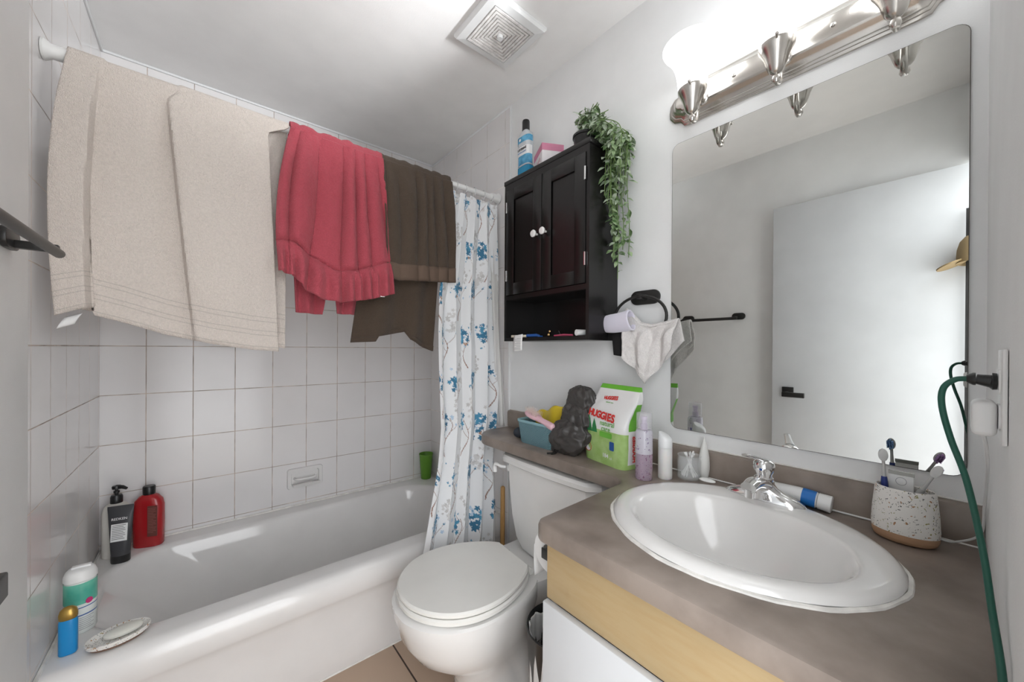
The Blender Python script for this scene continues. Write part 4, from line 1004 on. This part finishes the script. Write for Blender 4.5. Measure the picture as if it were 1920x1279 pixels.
# shower cap / drawstring pouch
def crumple(c0, rad, seed, lean=0, amp=1, flat=None, pleat=0, pk_=.6):
    b = bmesh.new(); bmesh.ops.create_icosphere(b, subdivisions=6, radius=1)
    sd = Vector((seed, seed*1.7, seed*.3))
    for v_ in b.verts:
        c = v_.co.copy()
        rg_ = lambda f, o: 1-abs(noise.noise(c*f+sd+Vector((o, 0, 0))))*2
        n = amp*(.15*noise.noise(c*1.5+sd)+.11*(rg_(1.5, 3)-.5)+.075*(rg_(2.7, 9)-.5))
        if pleat: n += pleat*math.sin(math.atan2(c.x, c.y)*11+2*c.z)*(.3+.7*max(0, 1-abs(c.z-pk_)*1.6))
        v_.co = Vector((c0[0]+c.x*rad[0]*(1+n), c0[1]+c.y*rad[1]*(1+n)+lean*c.z, c0[2]+c.z*rad[2]*(1+n)))
        if flat: v_.co.z = max(v_.co.z, flat)
    return b
nyl = mat('charcoal_nylon', (.055, .051, .048), .36)
pch = thing('drawstring_pouch', 'charcoal grey nylon pouch slumped between teal basket and wipes pack', 'pouch', (1.035, .90, ZP))
obj('pouch_body', crumple((1.014, .900, ZP+.056), (.044, .090, .062), 1.3, -.014, 1.1, ZP+.001, .05), nyl, pch)
obj('pouch_top', crumple((1.056, .872, ZP+.186), (.036, .066, .056), 4.1, -.004, 1.0, None, .05, -.7), nyl, pch)
obj('gathered_neck', crumple((1.040, .876, ZP+.122), (.036, .070, .060), 7.7, .01, 1.1, None, .09, 0), nyl, pch)
obj('drawstring', MB().tube(spline([(1.0, .935, ZP+.02), (.975, .93, ZP+.008), (.965, .925, ZP+.004), (.945, .935, ZP+.004)], 5), .003, 6).tube(spline([(1.0, .92, ZP+.02), (.972, .915, ZP+.006), (.950, .92, ZP+.004)], 5), .003, 6), M['plastic_k'], pch)
dkl = mat('navy_fabric', (.035, .042, .055), .7)
gb4 = bmesh.new(); bmesh.ops.create_icosphere(gb4, subdivisions=3, radius=1)
for v_ in gb4.verts: v_.co = Vector((1.035+v_.co.x*.03, 1.186+v_.co.y*.024, ZP+.022+v_.co.z*.022))
o = obj('dark_sock', gb4, dkl); tag(o, 'small dark navy rolled cloth behind the teal basket', 'cloth')

# wipes pack
wp = thing('wipes_pack', 'white and green soft plastic pack of baby wipes on the shelf', 'wipes pack', (1.04, .745, ZP))
wa = math.radians(-11)
wm = Matrix.Translation((1.055, .742, ZP)) @ Matrix.Rotation(wa, 4, 'Z')     # local: -x front, y along the shelf
HP, HT = .175, .258
def wpf(u, z):
    """front outline: u 0..1 around, z height"""
    k = z/HT
    d = .042*(1-max(0, (z-.12)/(HT-.12))**1.2*.93)
    hw = .094*(1+.03*math.sin(k*PI))*(1-.0*k)
    dx = .010*max(0, (z-.14)/.12)
    q = 2*PI*u; c, s = math.cos(q), math.sin(q)
    x = d*math.copysign(abs(c)**.45, c); y = hw*math.copysign(abs(s)**.30, s)
    x += .0022*nz(y*40, z*40)+dx
    y -= .040*max(0, (z-.15)/(HT-.15)); y = max(y, -.118)
    return Vector((x, y, z))
def band(z0, z1, n=12, u0=0, u1=1, off=0, nu=96):
    def f(s, t):
        u = u0+(u1-u0)*s; z = z0+(z1-z0)*t; p = wpf(u, z)
        if off: p.x *= 1+off/.045; p.y *= 1+off/.1
        return wm @ p
    return sheet(f, nu, n)
gl = mat('light_green_film', (.36, .56, .16), .3, var=.1, vscale=30, col2=(.44, .62, .24)); gg = mat('bright_green_film', (.16, .50, .05), .3); wf = mat('white_film', (.80, .80, .79), .28, bump=.15, bscale=60)
obj('white_film', band(.11, HT-.014), wf, wp, label='white upper wrapper')
bt = band(.0, .11); 
obj('green_film', bt, gl, wp, label='light green lower wrapper')
obj('pack_base', MB().rings([[wm @ wpf(k/48, .0) for k in range(48)], [wm @ wpf(k/48, .002) for k in range(48)]]), gl, wp)
obj('top_seal', band(HT-.014, HT, 3), gg, wp, label='green sealed top edge')
F_ = lambda y, z, dz=0: wm @ frame(Vector((wpf(.5, z).x-.0022, y, z)), (0, -1, 0), (dz, 0, 1))
obj('side_panel', band(.120, .205, 8, u0=.715, u1=.785, off=.0006, nu=10), gg, wp, label='green side panel')
tilt = lambda z: (wpf(.5, z+.01).x-wpf(.5, z-.01).x)/.02
def arc_text(word, size, zc, yc, rise, m_):
    ws = [{'H': 1.05, 'I': .55, 'E': .92, 'S': .95}.get(c, 1.05) for c in word]; tot = sum(ws); acc = 0
    for ch, w_ in zip(word, ws):
        k = (acc+w_/2)/tot*2-1; acc += w_
        y = yc-k*size*1.88; z = zc-rise*.5*k
        text(ch, size*(1+.08*k), m_, wp, F_(y, z, tilt(z)), name='brand_letter', bold=size*.045, sx=.95)
arc_text('HUGGIES', .033, .156, .010, .010, M['red_ink'])
arc_text('HUGGIES', .0165, .215, -.012, -.004, M['red_ink'])
text('natural', .024, M['green_ink'], wp, F_(-.022, .133, 0), bold=.0002)
text('care', .024, M['green_ink'], wp, F_(-.020, .1165, 0), bold=.0002)
text('natural care', .007, M['green_ink'], wp, F_(-.010, .201, tilt(.201)))
lp = obj('green_label', MB().prism(rrect(-.046, .010, .088, .106, .005), 'X', wpf(.5, .09).x-.0016, wpf(.5, .09).x-.0008, mtx=wm), gg, wp, smooth=False)
for k, (y, h) in enumerate(((.079, .036), (.062, .056), (.036, .046))):
    obj('fir_tree', MB().prism([(y-.013, .098), (y+.013, .098), (y+.009, .098+h*.4), (y+.010, .098+h*.4), (y, .098+h), (y-.010, .098+h*.4)], 'X', wpf(.5, .1).x-.0016, wpf(.5, .1).x-.0008, mtx=wm), mat('fir_green', (.03, .22, .07), .5), wp, smooth=False)
obj('blue_badge', MB().prism(rrect(-.056, -.036, .052, .080, .004), 'X', wpf(.5, .06).x-.0016, wpf(.5, .06).x-.0008, mtx=wm), M['blue'], wp, smooth=False)
bd = MB(); cx_, cz_ = .066, .042; X_ = wpf(.5, .04).x
rg = [[wm @ Vector((X_-.0018, cx_+r_*math.cos(2*PI*k/32), cz_+r_*math.sin(2*PI*k/32))) for k in range(32)] for r_ in (.0155, .0135)]
obj('round_badge', bd.rings(rg, (False, False)), M['red_ink'], wp, smooth=False, solid=.0004)
obj('badge_face', MB().rings([[wm @ Vector((X_-.0012, cx_+.0150*math.cos(2*PI*k/32), cz_+.0150*math.sin(2*PI*k/32))) for k in range(32)], [wm @ Vector((X_-.0008, cx_+.015*math.cos(2*PI*k/32), cz_+.015*math.sin(2*PI*k/32))) for k in range(32)]]), M['white_ink'], wp, smooth=False)
text('184', .018, M['white_ink'], wp, F_(-.018, .030), bold=.0003)
text('x3', .010, M['white_ink'], wp, F_(-.043, .026))
sm_m = wm @ frame(Vector((.0, -.0985, .062)), (0, 0, 1), (-1, 0, 0))
obj('side_strip', band(.015, .115, 6, u0=.715, u1=.785, off=.0006, nu=10), wf, wp)
text('HUGGIES', .022, M['red_ink'], wp, wm @ frame(Vector((.0, -.1005, .064)), (0, 0, 1), (1, 0, 0)), bold=.0008, sx=.9)

# body mist bottle
sb = thing('body_mist_bottle', 'tall clear lilac body mist bottle with blue petals beside the wipes pack', 'bottle', (.992, .585, ZP))
lil = mat('lilac_liquid', (.72, .58, .70), .06, trans=.55, ior=1.33); specks(lil, 160, .25, (.42, .22, .36)); specks(lil, 300, .2, (.30, .22, .42))
mist = mat('mist_wrap', (.78, .76, .84), .2, trans=.35); specks(mist, 58, .32, (.04, .05, .28)); specks(mist, 170, .15, (.30, .20, .38))
obj('lower_body', MB().lathe([(0, 0), (.0225, 0), (.024, .003), (.024, .075)], (.992, .585, ZP), 36, cap=(True, False)), lil, sb, label='lilac flecked lower half')
obj('upper_body', MB().lathe([(.024, .075), (.024, .136), (.021, .143), (.0, .144)], (.992, .585, ZP), 36, cap=(False, True)), mist, sb, label='clear upper half with blue petals')
obj('spray_pump', MB().lathe([(.010, .144), (.010, .160), (.007, .161), (.007, .172), (.009, .173), (.009, .181), (0, .182)], (.992, .585, ZP), 24), mat('lilac_plastic', (.60, .50, .68), .3), sb)
obj('clear_cap', MB().lathe([(.0215, .1445), (.0215, .190), (.0205, .1915), (0, .192)], (.992, .585, ZP), 36, cap=(False, True)), M['clear'], sb, solid=.0008)

lo = thing('lotion_bottle', 'plain white translucent bottle with slanted cap next to the lilac mist bottle', 'bottle', (1.04, .545, ZP))
wfm = mat('milky_plastic', (.83, .83, .82), .3, sss=.2)
lr = []
for z in (0, .002, .05, .090): lr.append([Vector((1.045+.0195*math.cos(2*PI*k/36)*(.96 if z == 0 else 1), .548+.0195*math.sin(2*PI*k/36)*(.96 if z == 0 else 1), ZP+z)) for k in range(36)])
obj('body', MB().rings(lr, (True, True)), wfm, lo)
def slant(k, r_, h): 
    y = .548+r_*math.sin(2*PI*k/36); return Vector((1.045+r_*math.cos(2*PI*k/36), y, ZP+h+ (y-.548)*.55))
obj('slanted_cap', MB().rings([[Vector((1.045+.0197*math.cos(2*PI*k/36), .548+.0197*math.sin(2*PI*k/36), ZP+.0905)) for k in range(36)], [slant(k, .0197, .120) for k in range(36)], [slant(k, .0175, .125) for k in range(36)], [slant(k, .012, .127) for k in range(36)]]), M['clear'] if 0 else mat('frosted_cap', (.84, .85, .85), .25), lo)

jr = thing('cotton_swab_jar', 'small round glass jar of cotton swabs behind the sink', 'jar', (1.08, .50, ZP))
jx, jy = 1.098, .502
obj('glass_jar', MB().lathe([(0, 0), (.029, 0), (.0325, .004), (.0325, .055), (.030, .062), (.0325, .067), (.0315, .069), (.0285, .067), (.0275, .062), (.030, .055), (.030, .006), (0, .005)], (jx, jy, ZP), 36), M['glass'], jr)
r3 = random.Random(11); swab0 = None
sw_m = mat('cotton', (.86, .86, .85), .9)
for k in range(16):
    a = r3.uniform(0, 2*PI); b_ = a+PI+r3.uniform(-.6, .6)
    p0 = Vector((jx+.022*math.cos(a), jy+.022*math.sin(a), ZP+.009)); p1 = Vector((jx+.018*math.cos(b_), jy+.018*math.sin(b_), ZP+.074+r3.uniform(-.004, .004)))
    s = obj('cotton_swab', MB().tube([p0, p1], .0011, 6).tube([p0, p0.lerp(p1, .08), p0.lerp(p1, .16)], [.0016, .0026, .0014], 8).tube([p0.lerp(p1, .84), p0.lerp(p1, .92), p1], [.0014, .0026, .0016], 8), sw_m)
    tag(s, 'white cotton swab standing in the small glass jar', 'cotton swab', 'cotton swabs in the glass jar')

gt = item('applicator_tube', 'white pointed squeeze tube standing on its cap behind the sink', 'tube', MB().lathe([(0, 0), (.010, 0), (.0105, .004), (.0145, .030), (.0148, .045), (.0135, .065), (.0105, .085), (.0075, .100), (.006, .106), (.002, .122), (0, .123)], (1.122, .470, ZP), 28), mat('ivory_plastic', (.76, .76, .73), .4))
gt2 = bmesh.new(); bmesh.ops.create_icosphere(gt2, subdivisions=3, radius=1)
for v_ in gt2.verts: v_.co = Vector((1.070+v_.co.x*.013+.05*0, .440+v_.co.y*.022, ZC+.0175+max(-.2, v_.co.z)*.005*(1+.3*noise.noise(v_.co*3))))
o = obj('soap_sliver', gt2, mat('soap_white', (.84, .84, .82), .4)); tag(o, 'thin white soap sliver lying on the rear sink rim', 'soap')

# toothpaste tube
tt = thing('toothpaste_tube', 'white and blue toothpaste tube lying behind the faucet', 'toothpaste', (1.14, .25, ZP))
p0, p1 = Vector((1.114, .350, ZC+.036)), Vector((1.119, .178, ZC+.0200))
dv = (p1-p0).normalized(); upv = Vector((0, 0, 1)); sdv = dv.cross(upv).normalized(); upn = sdv.cross(dv)
L_ = (p1-p0).length
def tr_(x, a, b):
    a *= 1.3; b *= 1.3
    return [p0+dv*x+sdv*a*math.cos(2*PI*k/32)+upn*b*math.sin(2*PI*k/32) for k in range(32)]
tw = mat('tube_white', (.80, .80, .79), .28)
obj('tube_body', MB().rings([tr_(0, .018, .0008), tr_(.004, .018, .001), tr_(.03, .0185, .006), tr_(.07, .017, .011), tr_(.105, .0155, .0142), tr_(.138, .0145, .0145), tr_(.141, .0125, .0125)]), tw, tt)
obj('blue_print', MB().rings([tr_(.112, .0156, .0150), tr_(.1385, .0148, .0148)], (False, False)), mat('bright_blue', (.01, .16, .52), .3), tt, label='bright blue band by the cap')
obj('tube_cap', MB().rings([tr_(.1415, .0125, .0125), tr_(.1425, .0142, .0142), tr_(.166, .0150, .0150), tr_(.1675, .0135, .0135)]), M['plastic_w'], tt)
text('Enfant', .010, M['blue'], tt, frame(p0+dv*.055+upn*.0098-sdv*-.003, dv, (upn*.3-sdv*-1) if 0 else (sdv*-1+upn*.3))) if False else None

# tumbler with toothbrushes
tu = thing('toothbrush_tumbler', 'oval terrazzo tumbler with wooden base holding toothbrushes', 'tumbler', (1.075, .066, ZP))
tcx_, tcy_ = 1.078, .066
tz = mat('terrazzo', (.80, .78, .74), .5); specks(tz, 230, .30, (.12, .13, .12)); specks(tz, 150, .12, (.40, .22, .11)); specks(tz, 190, .1, (.30, .28, .10))
def tuo(a, b, z): return [Vector((tcx_+a*math.cos(2*PI*k/48), tcy_+b*math.sin(2*PI*k/48), ZP+z)) for k in range(48)]
obj('tumbler_body', MB().rings([tuo(.0370, .0480, .020), tuo(.0375, .0485, .030), tuo(.0365, .0470, .060), tuo(.033, .0435, .098), tuo(.0322, .0425, .103), tuo(.0305, .041, .105), tuo(.029, .0395, .103), tuo(.030, .041, .09), tuo(.033, .044, .03), tuo(.033, .044, .024)], (True, True)), tz, tu)
wb = mat('beech_wood', (.50, .31, .19), .5); wood(wb, 30, (1, 1, 8), .4, (.36, .20, .11))
obj('wooden_base', MB().rings([tuo(.028, .039, 0), tuo(.0335, .0445, .004), tuo(.0365, .0475, .012), tuo(.0370, .0480, .0198)]), wb, tu)
def brush(name, label, p0, p1, mh, mhead, face):
    p0, p1 = Vector(p0), Vector(p1); d = (p1-p0).normalized(); t = thing(name, label, 'toothbrush', tuple(p0), 'toothbrushes in the tumbler')
    sp_ = [p0.lerp(p1, q) for q in (0, .3, .55, .62, .75, .86)]
    obj('handle', MB().tube(sp_[:4], [.0055, .0065, .0055, .0045], 12), mh, t)
    nk = obj('neck', MB().tube([p0.lerp(p1, q) for q in (.62, .75, .84)], [.0034, .0026, .0026], 10), mat(name+'_neck', (.62, .62, .61), .25, trans=.2), t)
    f = Vector(face).normalized(); s = d.cross(f).normalized(); f = s.cross(d)
    c = p0.lerp(p1, .925)
    hm = Matrix((s, d, f)).transposed().to_4x4(); hm.translation = c
    hd_ = obj('head', MB().rings([[Vector((.0075*k_*math.cos(q), .013*k_*math.sin(q), z)) for q in [2*PI*i/24 for i in range(24)]] for k_, z in ((.85, -.002), (1, -.001), (1, .002), (.9, .003))], mtx=hm), mat(name+'_head', (.66, .66, .65), .3), t)
    bb_ = MB()
    for i in range(-3, 4):
        for j in range(-1, 2):
            if abs(i) == 3 and j: continue
            bb_.tube([(j*.0038, i*.0033, .003), (j*.0042, i*.0035, .012)], .0015, 6, mtx=hm)
    obj('bristles', bb_, mhead, t)
    return t
brush('toothbrush', 'toothbrush with navy handle and round clear head, left in the terrazzo tumbler', (1.081, .092, ZP+.03), (1.085, .098, ZP+.172), mat('navy', (.02, .04, .20), .3), mat('bristle_blue', (.25, .45, .80), .5), (1, .15, 0))
brush('toothbrush', 'grey toothbrush with lilac bristles leaning right in the terrazzo tumbler', (1.070, .078, ZP+.03), (1.082, .020, ZP+.155), mat('grey_handle', (.38, .38, .37), .35), mat('bristle_lilac', (.62, .38, .75), .5), (1, -.25, .1))
st2 = thing('small_toothpaste', 'small white toothpaste tube standing in the terrazzo tumbler', 'toothpaste', (1.088, .072, ZP))
obj('tube_body', MB().box(1.092, 1.098, .054, .090, ZP+.035, ZP+.124, .002), tw, st2)
obj('crimp', MB().box(1.093, 1.097, .0535, .0905, ZP+.124, ZP+.131), mat('grey_silver', (.30, .30, .28), .3, metal=.6), st2)
obj('round_logo', MB().rings([[Vector((1.0914, .072+r_*math.cos(2*PI*k/24), ZP+.112+r_*math.sin(2*PI*k/24))) for k in range(24)] for r_ in (.008, .0072)], (False, False)), M['grey_ink'], st2, smooth=False, solid=.0004)

# ------------------------------------------------------------------ outlet, adapter, cords
ot = thing('wall_outlet', 'white wall outlet plate on the right wall above the counter', 'outlet', (.707, YS, 1.16))
obj('cover_plate', MB().box(.672, .742, YS+.0005, YS+.0045, 1.112, 1.218, .0015), M['plastic_w'], ot)
for z in (1.141, 1.181): obj('socket', MB().prism(rrect(.691, .723, z-.014, z+.014, .006), 'Y', YS+.004, YS+.006), M['plastic_w'], ot)
ad = thing('power_adapter', 'white round-edged power adapter plugged into the lower socket', 'adapter', (.72, YS+.01, 1.141))
obj('adapter_body', MB().box(.690, .734, YS+.0065, YS+.0255, 1.118, 1.158, .006, 4), M['plastic_w'], ad)
obj('white_cable', MB().tube(spline([(.715, YS+.016, 1.119), (.755, YS+.012, 1.09), (.92, YS+.006, 1.03), (1.03, YS+.005, .95), (1.08, YS+.008, .885), (1.118, .000, ZC+.010), (1.130, .02, ZC+.003), (1.136, .06, ZC+.0025), (1.139, .2, ZC+.0025), (1.139, .40, ZC+.0025), (1.139, .62, ZC+.0025)], 10), .0019, 8), M['plastic_w'], ad)
gp = thing('green_extension_cord', 'dark green cord with black plug looping down the right wall over the counter', 'cord', (.707, YS+.01, 1.181))
obj('plug', MB().tube([(.707, YS+.0065, 1.181), (.707, YS+.010, 1.181), (.707, YS+.011, 1.181), (.707, YS+.022, 1.183)], [.0095, .0100, .0075, .0058], 14).tube([(.707, YS+.022, 1.183), (.707, YS+.024, 1.183), (.707, YS+.029, 1.183)], [.0075, .0075, .0045], 12), M['plastic_k'], gp)
grn = mat('green_cord', (.015, .095, .065), .45)
obj('cable', MB().tube(spline([(.707, YS+.028, 1.183), (.706, YS+.038, 1.181), (.704, YS+.047, 1.170), (.702, YS+.048, 1.148), (.702, YS+.041, 1.110), (.702, YS+.028, 1.06), (.697, YS+.016, .985), (.670, YS+.010, .93), (.600, YS+.006, .895), (.556, YS+.006, .85), (.545, YS+.006, .70), (.545, YS+.006, .30)], 10), .0032, 10), grn, gp)

# ------------------------------------------------------------------ bottles around the bath
ZR = .387
pbt = thing('pump_bottle', 'tall white shampoo bottle with black pump in the far left bath corner', 'bottle', (-.262, 2.135, ZR))
px_, py_ = -.258, 2.128; pz = mat('pearl_bottle', (.72, .69, .64), .3)
pm = rotz((px_, py_, 0), math.radians(-12))
obj('bottle_body', MB().rings([soft(px_, py_, a, b, ZR+z, p=.75) for a, b, z in ((.038, .026, 0), (.0405, .028, .004), (.041, .029, .12), (.041, .029, .175), (.037, .027, .192), (.027, .022, .204), (.015, .015, .210))], mtx=pm), pz, pbt)
obj('pump', MB().lathe([(.018, .209), (.018, .233), (.015, .240), (.006, .241), (.006, .246), (.009, .248), (.009, .256), (.005, .257), (.005, .262), (.013, .264), (.014, .272), (.012, .276), (0, .277)], (px_, py_, ZR), 24)
    .tube([(px_, py_, ZR+.270), (px_+.018, py_-.012, ZR+.270), (px_+.030, py_-.02, ZR+.264)], [.009, .007, .005], 12), M['plastic_k'], pbt)
tb_ = thing('conditioner_tube', 'charcoal squeeze tube with black cap standing before the white pump bottle', 'tube', (-.243, 2.062, ZR))
cx2, cy2 = -.238, 2.058; ck = mat('charcoal_tube', (.055, .055, .06), .35)
cm2 = rotz((cx2, cy2, 0), math.radians(-12))
obj('tube_body', MB().rings([soft(cx2, cy2, a, b, ZR+z, p=.9) for a, b, z in ((.027, .020, .028), (.029, .019, .06), (.032, .014, .12), (.036, .006, .185), (.0375, .0012, .205), (.0375, .0012, .215))], mtx=cm2), ck, tb_)
obj('tube_cap', MB().rings([soft(cx2, cy2, a, b, ZR+z, p=.9) for a, b, z in ((.0265, .019, 0), (.0275, .0205, .003), (.0275, .0205, .0278))], mtx=cm2), M['plastic_k'], tb_)
FY = lambda x, y, z: cm2 @ frame((x, y, z), (1, 0, 0), (0, .13, 1))
lbt = cm2 @ frame((cx2+.001, cy2-.0175, ZR+.118), (1, 0, 0), (0, .13, 1))
obj('white_label', MB().box(-.023, .023, -.032, .032, -.0005, .0006, mtx=lbt), M['paper'], tb_, smooth=False)
for k in range(9): obj('print_line', MB().box(-.020, (.018, .012, .016)[k % 3], .026-.0062*k, .0276-.0062*k, .0006, .0010, mtx=lbt), M['ink'], tb_, smooth=False)
text('REDKEN', .0125, M['white_ink'], tb_, cm2 @ frame((cx2+.000, cy2-.0128, ZR+.168), (1, 0, 0), (0, .13, 1)), bold=.0001, sx=.95)
rb = thing('red_shampoo_bottle', 'red shampoo bottle with black cap in the far left bath corner', 'bottle', (-.17, 2.14, ZR))
rx2, ry2 = -.168, 2.158
rdm = mat('red_bottle', (.42, .015, .02), .25, coat=.3)
rm2 = rotz((rx2, ry2, 0), math.radians(-20))
obj('bottle_body', MB().rings([soft(rx2, ry2, a, b, ZR+z, p=.72) for a, b, z in ((.046, .026, 0), (.049, .028, .004), (.050, .029, .10), (.049, .028, .165), (.044, .026, .188), (.030, .020, .206), (.019, .016, .212))], mtx=rm2), rdm, rb)
obj('cap', MB().lathe([(0, .212), (.0195, .2125), (.020, .217), (.020, .243), (.018, .246), (0, .247)], (rx2, ry2, ZR), 28), M['plastic_k'], rb)
obj('back_label', MB().box(.008, .040, -.0305, -.0285, .045, .170, mtx=rm2 @ Matrix.Translation((rx2, ry2, ZR))), mat('dark_red_label', (.16, .05, .04), .5), rb, smooth=False)
for k in range(16): obj('print_line', MB().box(.010, (.037, .034, .037, .028)[k % 4], -.0310, -.0304, .160-.0066*k, .1614-.0066*k, mtx=rm2 @ Matrix.Translation((rx2, ry2, ZR))), mat('red_print', (.40, .16, .14), .6) if k == 0 else bpy.data.materials['red_print'], rb, smooth=False)

sh = thing('shave_gel_can', 'white and green shaving gel can with white cap near the left end of the bath', 'can', (-.262, 1.655, ZR))
sx0, sy0 = -.271, 1.640
obj('can_body', MB().lathe([(0, 0), (.031, 0), (.033, .004), (.033, .142), (.031, .148)], (sx0, sy0, ZR), 40), mat('can_white', (.74, .77, .74), .25), sh)
gbm = mat('mint_green', (.10, .50, .38), .25, var=.2, vscale=12, col2=(.22, .62, .46))
def wrap(z0, z1, a0, a1, m_, nm, r_=.0334, c=(sx0, sy0), root=sh):
    return obj(nm, sheet(lambda s, t: Vector((c[0]+r_*math.cos(a0+(a1-a0)*s), c[1]+r_*math.sin(a0+(a1-a0)*s), ZR+z0+(z1-z0)*t)), 40, 2), m_, root)
wrap(.085, .145, 0, 2*PI, gbm, 'green_print')
wrap(.052, .055, 0, 2*PI, M['blue'], 'blue_stripe'); wrap(.074, .0765, 0, 2*PI, M['blue'], 'blue_stripe')
obj('pink_dot', MB().lathe([(0, 0), (.008, 0), (.008, .001), (0, .001)], (0, 0, 0), 20, mtx=Matrix.Translation((sx0+.021, sy0-.0262, ZR+.090)) @ Matrix.Rotation(math.radians(-51), 4, 'Z') @ Matrix.Rotation(PI/2, 4, 'Y')), mat('magenta', (.55, .04, .18), .4), sh)
for k in range(7):
    wrap(.012+.0055*k, .0136+.0055*k, -1.5, -.75 if k % 2 else -.55, bpy.data.materials['grey_ink'], 'print_line', .0336)
obj('cap', MB().lathe([(.031, .148), (.034, .150), (.034, .162), (.030, .174), (.024, .180), (.010, .182), (0, .182)], (sx0, sy0, ZR), 36).box(sx0-.018, sx0+.022, sy0-.008, sy0+.008, ZR+.178, ZR+.187, .003), M['plastic_w'], sh)

bl = thing('blue_travel_bottle', 'small bright blue bottle with gold cap at the near left end of the bath', 'bottle', (-.27, 1.53, ZR))
bx2, by2 = -.275, 1.532
obj('bottle_body', MB().rings([soft(bx2, by2, a, b, ZR+z, p=.8) for a, b, z in ((.0165, .0125, 0), (.0178, .0135, .003), (.0178, .0135, .085), (.0165, .0125, .093))]), mat('sky_blue', (.01, .24, .56), .3), bl)
obj('gold_cap', MB().rings([soft(bx2, by2, a, b, ZR+z, p=.85) for a, b, z in ((.016, .0122, .0932), (.0178, .0135, .096), (.0178, .0135, .108), (.015, .011, .118), (.008, .006, .124), (.002, .001, .126))]), mat('dull_gold', (.42, .27, .07), .3, metal=.8), bl)
text('OGX', .012, M['white_ink'], bl, frame((bx2-.003, by2-.0158, ZR+.050), (0, 0, 1), (-1, 0, 0)), bold=.0001) if False else None

ds = thing('soap_dish', 'oval terrazzo soap dish on the front rim of the bath', 'soap dish', (-.175, 1.50, ZR))
dm = Matrix.Translation((-.178, 1.512, ZR)) @ Matrix.Rotation(math.radians(12), 4, 'Z')
def dso(a, b, z): return [Vector((a*math.cos(2*PI*k/48), b*math.sin(2*PI*k/48), z)) for k in range(48)]
obj('dish_body', MB().rings([dso(.054, .036, .005), dso(.063, .044, .010), dso(.066, .046, .020), dso(.064, .044, .0215), dso(.061, .041, .020), dso(.050, .032, .012)], (True, True), mtx=dm), tz, ds)
obj('dish_base', MB().rings([dso(.050, .032, 0), dso(.056, .038, .002), dso(.058, .040, .006)], mtx=dm), mat('brown_base', (.22, .13, .09), .6), ds)
s0 = obj('soap_bar', MB().rings([dso(.030, .018, .012), dso(.040, .025, .016), dso(.040, .025, .022), dso(.032, .019, .0265), dso(.010, .006, .0275)], mtx=dm @ Matrix.Translation((.010, .004, .001))), mat('soap_cream', (.80, .79, .72), .4)); tag(s0, 'off-white oval bar of soap in the terrazzo dish', 'soap')

gc = item('green_cup', 'green plastic cup on the far bath rim behind the curtain', 'cup', MB().lathe([(0, 0), (.030, 0), (.031, .003), (.041, .150), (.044, .152), (.043, .157), (.039, .150), (.029, .006), (0, .005)], (1.098, 2.165, ZR), 36), mat('green_plastic', (.12, .30, .03), .4))
